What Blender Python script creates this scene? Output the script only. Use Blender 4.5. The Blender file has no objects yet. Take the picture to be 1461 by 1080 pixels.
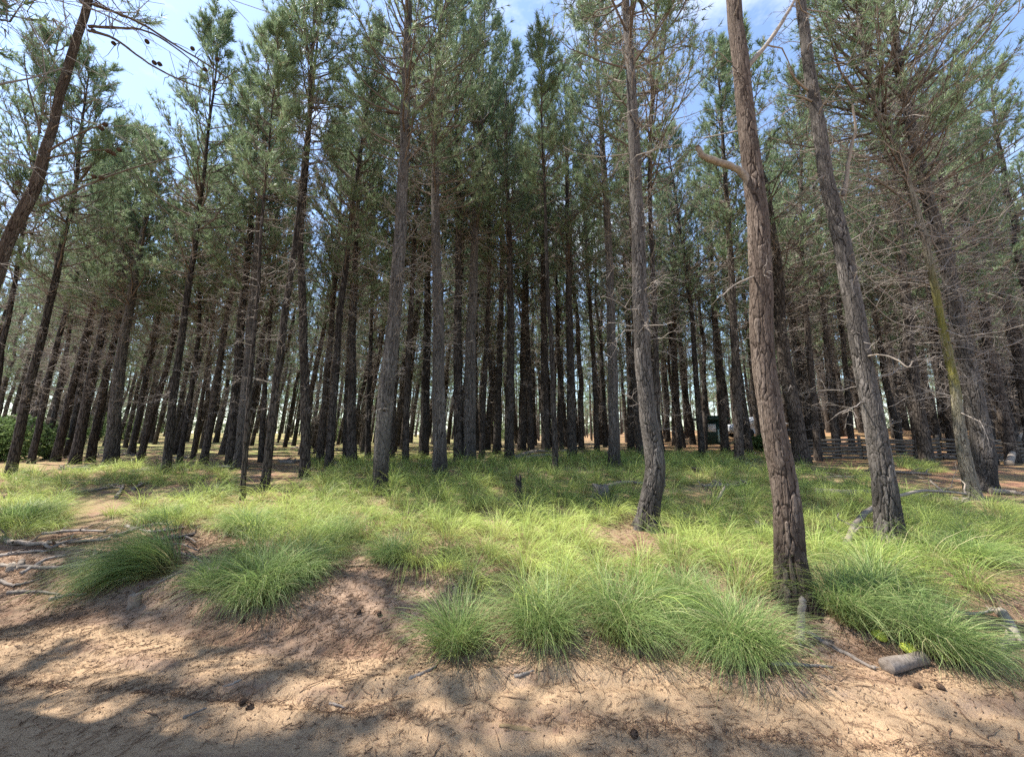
import bpy, math, random
import numpy as np
from math import radians, sin, cos, tan, pi
random.seed(11)
rng = np.random.default_rng(11)
C = bpy.context.scene.collection
S = bpy.context.scene

# ------------------------------------------------------------ camera, sky, sun, exposure
PITCH = radians(8.5); CAMH = 1.6; FPX = 540.0; CX = 730.5; CY = 540.0
cam_d = bpy.data.cameras.new('camera'); cam = bpy.data.objects.new('camera', cam_d); C.objects.link(cam)
cam.location = (0, 0, CAMH); cam.rotation_euler = (pi/2 + PITCH, 0, 0)
cam_d.sensor_width = 36; cam_d.lens = FPX/1461*36; cam_d.clip_start = 0.05; cam_d.clip_end = 2000
S.camera = cam
SUN_EL = radians(60); SUN_AZ = radians(-80)          # azimuth from +Y, negative = to the left
sdir = (sin(SUN_AZ)*cos(SUN_EL), cos(SUN_AZ)*cos(SUN_EL), sin(SUN_EL))
sd = bpy.data.lights.new('sun', 'SUN'); so = bpy.data.objects.new('sun', sd); C.objects.link(so)
sd.energy = 4.8; sd.angle = radians(0.55); sd.color = (1.0, 0.95, 0.86)
so.rotation_euler = (pi/2 - SUN_EL, 0, -SUN_AZ + pi)
W = bpy.data.worlds.new('World'); S.world = W; W.use_nodes = True
nt = W.node_tree; nt.nodes.clear()
def N(nt, t, **k):
    n = nt.nodes.new(t)
    for a, b in k.items():
        if a.startswith('i_'): n.inputs[int(a[2:]) if a[2:].isdigit() else a[2:]].default_value = b
        else: setattr(n, a, b)
    return n
sky = N(nt, 'ShaderNodeTexSky', sky_type='NISHITA', sun_disc=False, sun_elevation=SUN_EL, sun_rotation=SUN_AZ, air_density=1.0, dust_density=0.4, ozone_density=2.2)
tc = N(nt, 'ShaderNodeTexCoord'); mp = N(nt, 'ShaderNodeMapping'); mp.inputs['Scale'].default_value = (1.0, 1.0, 2.2)
mp.inputs['Location'].default_value = (4.3, 2.9, 0.6)
no = N(nt, 'ShaderNodeTexNoise'); no.inputs['Scale'].default_value = 1.9; no.inputs['Detail'].default_value = 7; no.inputs['Roughness'].default_value = 0.62
cr = N(nt, 'ShaderNodeValToRGB'); cr.color_ramp.elements[0].position = 0.53; cr.color_ramp.elements[0].color = (.03, .03, .03, 1); cr.color_ramp.elements[1].position = 0.74
mx = N(nt, 'ShaderNodeMix', data_type='RGBA'); bg = N(nt, 'ShaderNodeBackground'); ow = N(nt, 'ShaderNodeOutputWorld')
L = nt.links.new
L(tc.outputs['Generated'], mp.inputs[0]); L(mp.outputs[0], no.inputs[0]); L(no.outputs[0], cr.inputs[0]); L(cr.outputs[0], mx.inputs[0])
L(sky.outputs[0], mx.inputs[6]); mx.inputs[7].default_value = (4.4, 4.6, 4.9, 1); L(mx.outputs[2], bg.inputs[0]); L(bg.outputs[0], ow.inputs[0])
bg.inputs[1].default_value = 0.125
S.view_settings.view_transform = 'Standard'; S.view_settings.look = 'None'; S.view_settings.gamma = 1
S.view_settings.exposure = 1.52
S.render.engine = 'CYCLES'; S.cycles.use_denoising = False; S.cycles.max_bounces = 7; S.cycles.diffuse_bounces = 4
S.cycles.transmission_bounces = 4; S.cycles.glossy_bounces = 2; S.cycles.sample_clamp_indirect = 8
S.cycles.use_adaptive_sampling = True; S.cycles.adaptive_threshold = 0.01

# ------------------------------------------------------------ numeric helpers
def hsh(ix, iy, iz, k=0):
    with np.errstate(over='ignore'):
        h = (ix.astype(np.int64)*374761393 + iy.astype(np.int64)*668265263 + iz.astype(np.int64)*2147483647 + k*974634777) & 0xffffffff
        h = ((h ^ (h >> 13))*1274126177) & 0xffffffff
        h = ((h ^ (h >> 16))*2246822519) & 0xffffffff
        h = h ^ (h >> 15)
    return (h & 0xffffff)/float(0xffffff)
def vnoise(x, y, z=None, k=0):
    if z is None: z = np.zeros_like(x)
    ix, iy, iz = np.floor(x), np.floor(y), np.floor(z)
    fx, fy, fz = x-ix, y-iy, z-iz
    fx = fx*fx*(3-2*fx); fy = fy*fy*(3-2*fy); fz = fz*fz*(3-2*fz)
    r = 0
    for a in (0, 1):
        for b in (0, 1):
            for c in (0, 1):
                w = (fx if a else 1-fx)*(fy if b else 1-fy)*(fz if c else 1-fz)
                r = r + w*hsh(ix+a, iy+b, iz+c, k)
    return r*2-1
def fbm(x, y, z=None, o=4, k=0):
    r = 0; a = 1; s = 0
    for i in range(o):
        f = 2.03**i
        r = r + a*vnoise(x*f, y*f, None if z is None else z*f, k+i); s += a; a *= .5
    return r/s
def worley(P, k=0):                       # F1, F2 and the cell's random value
    ip = np.floor(P); F1 = np.full(len(P), 9.0); F2 = F1.copy(); R = np.zeros(len(P))
    for a in (-1, 0, 1):
        for b in (-1, 0, 1):
            for c in (-1, 0, 1):
                q = ip + np.array([a, b, c])
                o = np.stack([hsh(q[:, 0], q[:, 1], q[:, 2], k+j) for j in (1, 2, 3)], 1)
                d = np.linalg.norm(q + o - P, axis=1)
                n = d < F1
                F2 = np.where(n, F1, np.minimum(F2, d)); F1 = np.where(n, d, F1)
                R = np.where(n, hsh(q[:, 0], q[:, 1], q[:, 2], k+7), R)
    return F1, F2, R
def ss(a, b, x):
    t = np.clip((x-a)/(b-a), 0, 1); return t*t*(3-2*t)
def nrm(v): return v/np.maximum(np.linalg.norm(v, axis=-1, keepdims=True), 1e-9)

def edge_y(x):                            # where the sandy road ends and the bank starts
    return 3.05 + 0.10*np.sin(x*1.3+.5) + 0.35*ss(-1, -3.5, x)*1.0 - 0.12*ss(0.5, 3, x)
def ground(x, y):
    x = np.asarray(x, float); y = np.asarray(y, float)
    e = edge_y(x)
    pathm = np.exp(-((x+1.15)/0.62)**2)*ss(6.5, 4.5, y)
    h = 0.27*ss(0, 1.25, y-e)*(1-.35*pathm) + 0.43*ss(4.2, 11, y) + 0.22*ss(10, 30, y)
    h = h + 0.07*np.exp(-((x-.9)/1.6)**2-((y-3.5)/.45)**2)
    h = h + 1.3*ss(9, 26, x)*ss(14, 34, y) + .9*ss(-12, -34, x)*ss(18, 45, y)
    far = ss(2.6, 3.8, y)
    h = h + far*0.05*fbm(x*.9, y*.9, None, 3, 5) + far*.018*fbm(x*4, y*4, None, 3, 9)
    rd = 1-far
    # faint tyre lines and a scuffed berm on the road
    t1 = y - (2.42 - .10*x + .02*np.sin(x*2)); t2 = y - (2.05+.02*np.sin(x*3)); t3 = y-(e-.26+.03*np.sin(x*7))
    h = h + rd*(-.013*np.exp(-(t1/.022)**2)*np.clip(.6+1.2*vnoise(x*3, y*2, None, 4)+.6*vnoise(x*25, y*9, None, 4), 0, 2) + .006*np.exp(-((t1-.07)/.05)**2) - .012*np.exp(-(t2/.022)**2)*np.clip(.6+1.2*vnoise(x*3+7, y*2, None, 4), 0, 2) + .022*np.exp(-(t3/.10)**2)*(1+1.0*vnoise(x*7, y*7, None, 3)) - .016*np.exp(-((t3+.14)/.05)**2))
    h = h + rd*.0045*fbm(x*11, y*11, None, 3, 2) + .006*fbm(x*.7, y*.7, None, 2, 1)*rd
    h = h + .5*ss(-2.5, -6, y)*0
    return h
def ray(px, py):
    a, b = (px-CX)/FPX, (CY-py)/FPX
    return np.array([a, cos(PITCH)-b*sin(PITCH), sin(PITCH)+b*cos(PITCH)])
def hit(px, py):                          # point of the ground seen at a photograph pixel
    d = ray(px, py); t = 0.8
    while t < 200:
        p = np.array([0, 0, CAMH]) + d*t
        if p[2] < float(ground(p[0], p[1])): break
        t += 0.01 + t*.003
    return p
def at_depth(px, py, Y):
    d = ray(px, py); return np.array([0, 0, CAMH]) + d*(Y/d[1])
def axdepth(p): return p[1]*cos(PITCH) + (p[2]-CAMH)*sin(PITCH)
def wr(w, p):                             # radius of a round trunk whose image at p is w pixels wide
    d = axdepth(p); return w/2/FPX*d*d/math.hypot(d, p[0])
def to_px(P):
    P = np.asarray(P, float); x = P[..., 0]; y = P[..., 1]; z = P[..., 2]-CAMH
    d = y*cos(PITCH)+z*sin(PITCH); u = -y*sin(PITCH)+z*cos(PITCH)
    d = np.where(d < .05, .05, d)
    return CX+FPX*x/d, CY-FPX*u/d

# ------------------------------------------------------------ mesh helpers
def mesh_from(name, V, tris=None, quads=None, attrs=None, mats=(), mati=None, smooth=True):
    V = np.asarray(V, np.float32); me = bpy.data.meshes.new(name)
    me.vertices.add(len(V)); me.vertices.foreach_set('co', V.ravel())
    parts = []; starts = []; n = 0; nf = 0
    for F, k in ((quads, 4), (tris, 3)):
        if F is None or len(F) == 0: continue
        F = np.asarray(F, np.int32); parts.append(F.ravel()); starts.append(n + np.arange(len(F), dtype=np.int32)*k); n += F.size; nf += len(F)
    li = np.concatenate(parts); st = np.concatenate(starts)
    me.loops.add(len(li)); me.loops.foreach_set('vertex_index', li)
    me.polygons.add(nf); me.polygons.foreach_set('loop_start', st.astype(np.int32))
    if smooth: me.polygons.foreach_set('use_smooth', np.ones(nf, bool))
    if mati is not None: me.polygons.foreach_set('material_index', np.asarray(mati, np.int32))
    for k, v in (attrs or {}).items():
        a = me.attributes.new(k, 'FLOAT_VECTOR', 'POINT'); a.data.foreach_set('vector', np.asarray(v, np.float32).ravel())
    for m in mats: me.materials.append(m)
    me.update(calc_edges=True)
    return me
def part(name, me, parent=None, loc=None, label=None):
    o = bpy.data.objects.new(name, me); C.objects.link(o)
    if parent is not None: o.parent = parent
    if loc is not None: o.location = loc
    if label: o['label'] = label
    return o
def thing(name, label, cat, loc=(0, 0, 0), group=None, rotz=0):
    o = bpy.data.objects.new(name, None); C.objects.link(o); o.location = loc; o.rotation_euler = (0, 0, rotz)
    o.empty_display_size = .2
    o['label'] = label; o['category'] = cat
    if group: o['group'] = group
    return o
def tag(o, label, cat, group=None):
    o['label'] = label; o['category'] = cat
    if group: o['group'] = group
    return o
def frames(P):
    """P (B,S,3) -> two unit vectors across each point's direction"""
    T = np.empty_like(P); T[:, 1:-1] = P[:, 2:]-P[:, :-2]; T[:, 0] = P[:, 1]-P[:, 0]; T[:, -1] = P[:, -1]-P[:, -2]
    T = nrm(T)
    ref = np.where(np.abs(T[:, :1, 2:3]) > .85, np.array([[[0, -1., 0]]]), np.array([[[0, 0, 1.]]]))
    ref = np.broadcast_to(ref, T.shape)
    a = nrm(np.cross(ref, T)); b = np.cross(T, a)
    return T, a, b
def tubes(P, R, k=5, cap=True):
    P = np.asarray(P, float); R = np.asarray(R, float); B, Sg = P.shape[:2]
    T, a, b = frames(P)
    th = np.arange(k)*2*pi/k
    V = P[:, :, None] + R[:, :, None, None]*(a[:, :, None]*np.cos(th)[None, None, :, None] + b[:, :, None]*np.sin(th)[None, None, :, None])
    V = V.reshape(-1, 3)
    i = np.arange(B)[:, None, None]*Sg*k + np.arange(Sg-1)[None, :, None]*k; j = np.arange(k)[None, None]; j2 = (j+1) % k
    Q = np.stack([i+j, i+j2, i+k+j2, i+k+j], -1).reshape(-1, 4)
    Tr = None
    if cap:
        nv = len(V); ends = P[:, -1]; V = np.concatenate([V, ends])
        base = (np.arange(B)*Sg*k+(Sg-1)*k)[:, None]; jj = np.arange(k)[None]; cc = (nv+np.arange(B))[:, None]
        Tr = np.stack([base+jj, base+(jj+1) % k, np.broadcast_to(cc, (B, k))], -1).reshape(-1, 3)
    return V, Q, Tr
class Acc:
    def __init__(s): s.V = []; s.Q = []; s.T = []; s.mq = []; s.mt = []; s.A = []; s.n = 0
    def add(s, V, Q=None, T=None, m=0, A=None):
        s.V.append(V)
        if Q is not None and len(Q): s.Q.append(Q+s.n); s.mq.append(np.full(len(Q), m))
        if T is not None and len(T): s.T.append(T+s.n); s.mt.append(np.full(len(T), m))
        s.A.append(np.zeros((len(V), 3)) if A is None else A); s.n += len(V)
    def mesh(s, name, mats, smooth=True, off=(0, 0, 0)):
        Q = np.concatenate(s.Q) if s.Q else None; T = np.concatenate(s.T) if s.T else None
        mi = np.concatenate(s.mq+s.mt)
        return mesh_from(name, np.concatenate(s.V)-np.array(off), T, Q, {'tr': np.concatenate(s.A)}, mats, mi, smooth)

# ------------------------------------------------------------ materials
def newmat(name):
    m = bpy.data.materials.new(name); m.use_nodes = True; m.node_tree.nodes.clear(); return m, m.node_tree
def attr(nt, ch):
    a = N(nt, 'ShaderNodeAttribute', attribute_name='tr'); s = N(nt, 'ShaderNodeSeparateXYZ'); nt.links.new(a.outputs['Vector'], s.inputs[0]); return s.outputs[ch]
def ramp(nt, src, stops):
    r = N(nt, 'ShaderNodeValToRGB'); e = r.color_ramp.elements
    while len(e) > 1: e.remove(e[-1])
    e[0].position = stops[0][0]; e[0].color = (*stops[0][1], 1)
    for p, c in stops[1:]:
        q = e.new(p); q.color = (*c, 1)
    nt.links.new(src, r.inputs[0]); return r.outputs[0]
def mixc(nt, f, a, b, bt='MIX'):
    m = N(nt, 'ShaderNodeMix', data_type='RGBA', blend_type=bt)
    for s, v in ((0, f), (6, a), (7, b)):
        if hasattr(v, 'links'): nt.links.new(v, m.inputs[s])
        else: m.inputs[s].default_value = v if s == 0 else (*v, 1)
    return m.outputs[2]
def noise(nt, vec, scale, detail=4, rough=.6, out=0):
    n = N(nt, 'ShaderNodeTexNoise'); n.inputs['Scale'].default_value = scale; n.inputs['Detail'].default_value = detail; n.inputs['Roughness'].default_value = rough
    nt.links.new(vec, n.inputs[0]); return n.outputs[out]
def mapped(nt, sc, coord='Object'):
    t = N(nt, 'ShaderNodeTexCoord'); m = N(nt, 'ShaderNodeMapping'); m.inputs['Scale'].default_value = sc
    nt.links.new(t.outputs[coord], m.inputs[0]); return m.outputs[0]
def mathn(nt, op, a, b=None):
    m = N(nt, 'ShaderNodeMath', operation=op)
    for i, v in enumerate((a, b)):
        if v is None: continue
        if hasattr(v, 'links'): nt.links.new(v, m.inputs[i])
        else: m.inputs[i].default_value = v
    return m.outputs[0]
def finish(nt, col, rough=.9, bump=None, bstr=.5, bdist=.02, trans=0, spec=.2):
    p = N(nt, 'ShaderNodeBsdfPrincipled'); p.inputs['Roughness'].default_value = rough; p.inputs['Specular IOR Level'].default_value = spec
    if hasattr(col, 'links'): nt.links.new(col, p.inputs['Base Color'])
    else: p.inputs['Base Color'].default_value = (*col, 1)
    if bump is not None:
        b = N(nt, 'ShaderNodeBump'); b.inputs['Strength'].default_value = bstr; b.inputs['Distance'].default_value = bdist
        nt.links.new(bump, b.inputs['Height']); nt.links.new(b.outputs[0], p.inputs['Normal'])
    o = N(nt, 'ShaderNodeOutputMaterial')
    if trans:
        t = N(nt, 'ShaderNodeBsdfTranslucent'); mx = N(nt, 'ShaderNodeMixShader'); mx.inputs[0].default_value = trans
        if hasattr(col, 'links'): nt.links.new(col, t.inputs[0])
        else: t.inputs[0].default_value = (*col, 1)
        nt.links.new(p.outputs[0], mx.inputs[1]); nt.links.new(t.outputs[0], mx.inputs[2]); nt.links.new(mx.outputs[0], o.inputs[0])
    else: nt.links.new(p.outputs[0], o.inputs[0])

def bark_mat(name, plate, plate2, furrow, hero=False, moss=None):
    m, nt = newmat(name)
    vec = mapped(nt, (1, 1, .17)); fine = mapped(nt, (1, 1, .6))
    n1 = noise(nt, vec, 7, 3, .6, 1)
    off = N(nt, 'ShaderNodeVectorMath', operation='MULTIPLY_ADD'); nt.links.new(n1, off.inputs[0]); off.inputs[1].default_value = (.11, .11, .05); nt.links.new(vec, off.inputs[2])
    v = N(nt, 'ShaderNodeTexVoronoi', feature='DISTANCE_TO_EDGE'); v.inputs['Scale'].default_value = 22 if not hero else 42; nt.links.new(off.outputs[0], v.inputs[0])
    vc = N(nt, 'ShaderNodeTexVoronoi', feature='F1'); vc.inputs['Scale'].default_value = 17; nt.links.new(off.outputs[0], vc.inputs[0])
    big = noise(nt, mapped(nt, (1, 1, .5)), 1.6, 3)
    f1 = noise(nt, fine, 38, 6, .7); f2 = noise(nt, mapped(nt, (1, 1, .15)), 60, 4, .7)
    pl = mixc(nt, ramp(nt, f1, [(.35, (0, 0, 0)), (.68, (1, 1, 1))]), plate, plate2)
    pl = mixc(nt, ramp(nt, big, [(.35, (0, 0, 0)), (.65, (1, 1, 1))]), pl, tuple(c*.62 for c in plate))
    if hero:
        depth = attr(nt, 0); tone = attr(nt, 1)
        pl = mixc(nt, .55, pl, ramp(nt, tone, [(0, tuple(c*.55 for c in plate)), (.5, plate), (1, plate2)]))
        edge = ramp(nt, depth, [(.05, (0, 0, 0)), (.45, (1, 1, 1))])
        e2 = ramp(nt, v.outputs[0], [(.0, (0, 0, 0)), (.1, (1, 1, 1))])
        pl = mixc(nt, e2, tuple(c*.5 for c in plate), pl)
        bumpsrc = mathn(nt, 'ADD', mathn(nt, 'MULTIPLY', f1, .8), mathn(nt, 'MULTIPLY', e2, .3))
        bd = .012
    else:
        edge = ramp(nt, v.outputs[0], [(.0, (0, 0, 0)), (.13, (1, 1, 1))])
        bumpsrc = mathn(nt, 'ADD', edge, mathn(nt, 'MULTIPLY', f1, .6)); bd = .02
    col = mixc(nt, edge, furrow, pl)
    oi = N(nt, 'ShaderNodeObjectInfo')
    hs = N(nt, 'ShaderNodeHueSaturation'); nt.links.new(col, hs.inputs['Color'])
    nt.links.new(mathn(nt, 'ADD', mathn(nt, 'MULTIPLY', oi.outputs['Random'], .5), .75), hs.inputs['Value'])
    nt.links.new(mathn(nt, 'ADD', mathn(nt, 'MULTIPLY', oi.outputs['Random'], .4), .8), hs.inputs['Saturation'])
    col = hs.outputs[0] if not hero else col
    if hero:
        low_ = attr(nt, 2) if not moss else None
        if low_: col = mixc(nt, mathn(nt, 'MULTIPLY', low_, ramp(nt, noise(nt, vec, 5, 3), [(.3, (.35, .35, .35)), (.6, (1, 1, 1))])), col, mixc(nt, .32, tuple(c*.5 for c in furrow), col))
    if moss:
        zz = attr(nt, 2); mk = mathn(nt, 'MULTIPLY', zz, ramp(nt, noise(nt, vec, 9, 4), [(.3, (0.2, .2, .2)), (.55, (1, 1, 1))]))
        col = mixc(nt, mk, col, moss)
    finish(nt, col, .92, bumpsrc, .8, bd, spec=.12)
    return m
BARK_BROWN = bark_mat('reddish_plated_bark', (.115, .085, .068), (.215, .172, .142), (.026, .017, .013), True)
BARK_GREY = bark_mat('grey_plated_bark', (.112, .098, .088), (.225, .20, .182), (.018, .015, .013), True)
BARK_MOSS = bark_mat('mossy_bark', (.22, .19, .15), (.32, .29, .23), (.05, .04, .03), True, (.17, .155, .04))
BARK = bark_mat('pine_bark', (.066, .054, .046), (.145, .123, .107), (.014, .011, .010))
def wood_mat(name, a, b, sc=30, r=.9):
    m, nt = newmat(name); n = noise(nt, mapped(nt, (1, 1, 1)), sc, 5, .7)
    col = mixc(nt, ramp(nt, n, [(.3, (0, 0, 0)), (.7, (1, 1, 1))]), a, b); finish(nt, col, r, n, .6, .006); return m
TWIG = wood_mat('dead_twig', (.17, .14, .12), (.33, .29, .26))
LIVEB = wood_mat('branch_bark', (.085, .062, .05), (.17, .135, .11))
GREYW = wood_mat('weathered_wood', (.14, .11, .088), (.31, .265, .22))
DARKW = wood_mat('dark_rotten_wood', (.10, .08, .066), (.26, .22, .19))
CHAR = wood_mat('charred_wood', (.010, .009, .008), (.045, .038, .034))
CONE = wood_mat('pine_cone', (.045, .028, .02), (.14, .09, .06))
def leafy(name, dark, mid, light, dry, dryp, trans=.35, rough=.6):
    m, nt = newmat(name); r = attr(nt, 1); t = attr(nt, 0)
    n = noise(nt, mapped(nt, (1, 1, 1)), 1.1, 2)
    c = ramp(nt, r, [(0, dark), (.5, mid), (1-dryp-.03, light), (1-dryp, dry), (1, dry)])
    c = mixc(nt, ramp(nt, n, [(.35, (0, 0, 0)), (.65, (1, 1, 1))]), c, mixc(nt, .35, c, light))
    finish(nt, c, rough, None, trans=trans, spec=.12); return m
NEEDLE = leafy('pine_needles', (.095, .155, .085), (.18, .255, .14), (.32, .39, .23), (.24, .19, .13), .07, .32, .5)
NEEDLE_DRY = leafy('dry_needles', (.13, .10, .075), (.20, .16, .12), (.27, .225, .17), (.3, .25, .2), .1, .2, .7)
def grass_mat(name, tip, tip2, straw):
    m, nt = newmat(name); t = attr(nt, 0); r = attr(nt, 1); z = attr(nt, 2)
    g = ramp(nt, r, [(0, tuple(c*.7 for c in tip)), (.45, tip), (.85, tip2), (.93, straw), (1, straw)])
    g = mixc(nt, z, g, tip2)
    base = mixc(nt, r, (.20, .15, .075), (.28, .23, .11))
    col = mixc(nt, ramp(nt, t, [(.02, (0, 0, 0)), (.38, (1, 1, 1))]), base, g)
    col = mixc(nt, ramp(nt, t, [(.82, (0, 0, 0)), (1, (.6, .6, .6))]), col, (.36, .33, .17))
    finish(nt, col, .5, None, trans=.42, spec=.3); return m
GRASS = grass_mat('long_grass', (.18, .285, .062), (.47, .56, .15), (.56, .50, .27))
TUSS = grass_mat('tussock_grass', (.13, .215, .065), (.34, .44, .15), (.48, .42, .24))

def ground_mat():
    m, nt = newmat('sand_and_pine_litter')
    a = N(nt, 'ShaderNodeAttribute', attribute_name='tr'); s = N(nt, 'ShaderNodeSeparateXYZ'); nt.links.new(a.outputs['Vector'], s.inputs[0])
    litter, reds, green = s.outputs
    v = mapped(nt, (1, 1, 1))
    nb = noise(nt, v, 1.7, 5, .65); nm = noise(nt, v, 14, 5, .7); nf = noise(nt, v, 120, 3, .7); ng = noise(nt, v, 420, 2, .6)
    sand = mixc(nt, ramp(nt, nm, [(.3, (0, 0, 0)), (.7, (1, 1, 1))]), (.315, .208, .122), (.405, .285, .175))
    sand = mixc(nt, ramp(nt, nf, [(.38, (1, 1, 1)), (.47, (0, 0, 0))]), sand, (.19, .12, .08))
    sand = mixc(nt, ramp(nt, ng, [(.55, (0, 0, 0)), (.72, (1, 1, 1))]), sand, (.48, .37, .27))
    wv = N(nt, 'ShaderNodeTexVoronoi', feature='F1'); wv.inputs['Scale'].default_value = 55
    st = N(nt, 'ShaderNodeMapping'); st.inputs['Scale'].default_value = (1, .35, 1); st.inputs['Rotation'].default_value = (0, 0, .9); nt.links.new(v, st.inputs[0]); nt.links.new(st.outputs[0], wv.inputs[0])
    lit = mixc(nt, ramp(nt, nf, [(.35, (0, 0, 0)), (.65, (1, 1, 1))]), (.10, .060, .038), (.29, .20, .13))
    lit = mixc(nt, ramp(nt, wv.outputs['Color'], [(.3, (0, 0, 0)), (.8, (1, 1, 1))]), lit, (.20, .12, .082))
    lit = mixc(nt, ramp(nt, nb, [(.4, (0, 0, 0)), (.62, (1, 1, 1))]), lit, (.30, .21, .15))
    lit = mixc(nt, reds, lit, (.24, .115, .072))
    f = mathn(nt, 'ADD', litter, mathn(nt, 'MULTIPLY', mathn(nt, 'SUBTRACT', nm, .5), .9))
    col = mixc(nt, ramp(nt, f, [(.35, (0, 0, 0)), (.6, (1, 1, 1))]), sand, lit)
    grn = mixc(nt, nf, (.16, .19, .06), (.30, .32, .12))
    gf = mathn(nt, 'MULTIPLY', green, ramp(nt, noise(nt, v, 2.3, 4), [(.40, (0, 0, 0)), (.58, (1, 1, 1))]))
    col = mixc(nt, gf, col, grn)
    b = mathn(nt, 'ADD', mathn(nt, 'MULTIPLY', nf, .6), mathn(nt, 'ADD', mathn(nt, 'MULTIPLY', ng, .25), mathn(nt, 'MULTIPLY', nm, 1.2)))
    finish(nt, col, .95, b, .7, .022, spec=.1); return m
GROUND = ground_mat()

# ------------------------------------------------------------ ground: one sheet to the horizon
gx = 4.4*np.cumprod(np.full(118, 1.0400))
xs = np.concatenate([-gx[::-1], np.arange(-4.4, 4.41, .022), gx])
ys = np.concatenate([[-60, -30, -15], np.linspace(-8, 1.3, 60), np.arange(1.32, 5.4, .0125), 5.4*np.cumprod(np.full(300, 1.0152))])
nx, ny = len(xs), len(ys)
X, Y = np.meshgrid(xs, ys); Z = ground(X, Y)
i = (np.arange(ny-1)[:, None]*nx + np.arange(nx-1)[None]).ravel()
Q = np.stack([i, i+1, i+nx+1, i+nx], 1)
e = edge_y(X)
lit = ss(-.15, .22, Y-e); lit = np.maximum(lit, .62*np.exp(-((Y-e+.3)/.16)**2)*ss(-.5, .3, fbm(X*2, Y*5, None, 3, 71))); lit = np.maximum(lit, .5*ss(.15, .45, fbm(X*.8, Y*2.5, None, 3, 72))); lit = np.maximum(lit, .30*ss(2.0, 3.6, X)*ss(1.8, 2.5, Y))
lit = lit*(1 - .55*np.exp(-((X+1.05)/.5)**2-((Y-3.95)/.35)**2))
reds = ss(6, 12, X)*ss(5, 8, Y)*.7 + .25*ss(5, 8, Y)*ss(-2, -5, X) + .15*ss(4.5, 9, Y)
green = ss(13, 20, Y)*ss(3, -8, X)*.9 + ss(4.5, 6, Y)*.35
reds = np.clip(reds, 0, .8); green = np.clip(green, 0, 1)
g = part('ground', mesh_from('ground', np.stack([X.ravel(), Y.ravel(), Z.ravel()], 1), None, Q, {'tr': np.stack([lit.ravel(), reds.ravel(), green.ravel()], 1)}, [GROUND]))
g['kind'] = 'structure'

# ------------------------------------------------------------ trees
def rotvec(T, ang_out, az):
    """unit vectors at angle ang_out from T, turned az round it"""
    ref = np.where(np.abs(T[..., 2:3]) > .9, np.array([1., 0, 0]), np.array([0, 0, 1.]))
    a = nrm(np.cross(ref, T)); b = np.cross(T, a)
    return nrm(T*np.cos(ang_out)[..., None] + (a*np.cos(az)[..., None] + b*np.sin(az)[..., None])*np.sin(ang_out)[..., None])
def needles(acc, P, D, n, ln, w, spread, R, m, seed_t):
    """n narrow needles per tuft at P pointing along D"""
    K = len(P)
    if K == 0: return
    Dn = np.repeat(D, n, 0); Pn = np.repeat(P, n, 0)
    d = rotvec(Dn, np.abs(R.normal(spread, .28, K*n)), R.uniform(0, 2*pi, K*n))
    d[:, 2] -= .10; d = nrm(d)
    Ls = ln*R.uniform(.7, 1.15, K*n)
    sd_ = nrm(np.cross(d, R.normal(size=(K*n, 3))))
    Pn = Pn + Dn*R.uniform(-.05, .03, K*n)[:, None]
    ww = w*R.uniform(.7, 1.2, K*n)
    a = Pn - sd_*ww[:, None]*.5; b = Pn + sd_*ww[:, None]*.5; c = Pn + d*Ls[:, None]
    V = np.stack([a, b, c], 1).reshape(-1, 3)
    T = np.arange(len(V)).reshape(-1, 3)
    r = np.clip(np.repeat(seed_t, n) + R.uniform(-.22, .22, K*n), 0, 1)
    A = np.zeros((len(V), 3)); A[:, 1] = np.repeat(r, 3); A[2::3, 0] = 1
    acc.add(V, None, T, m, A)

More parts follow.
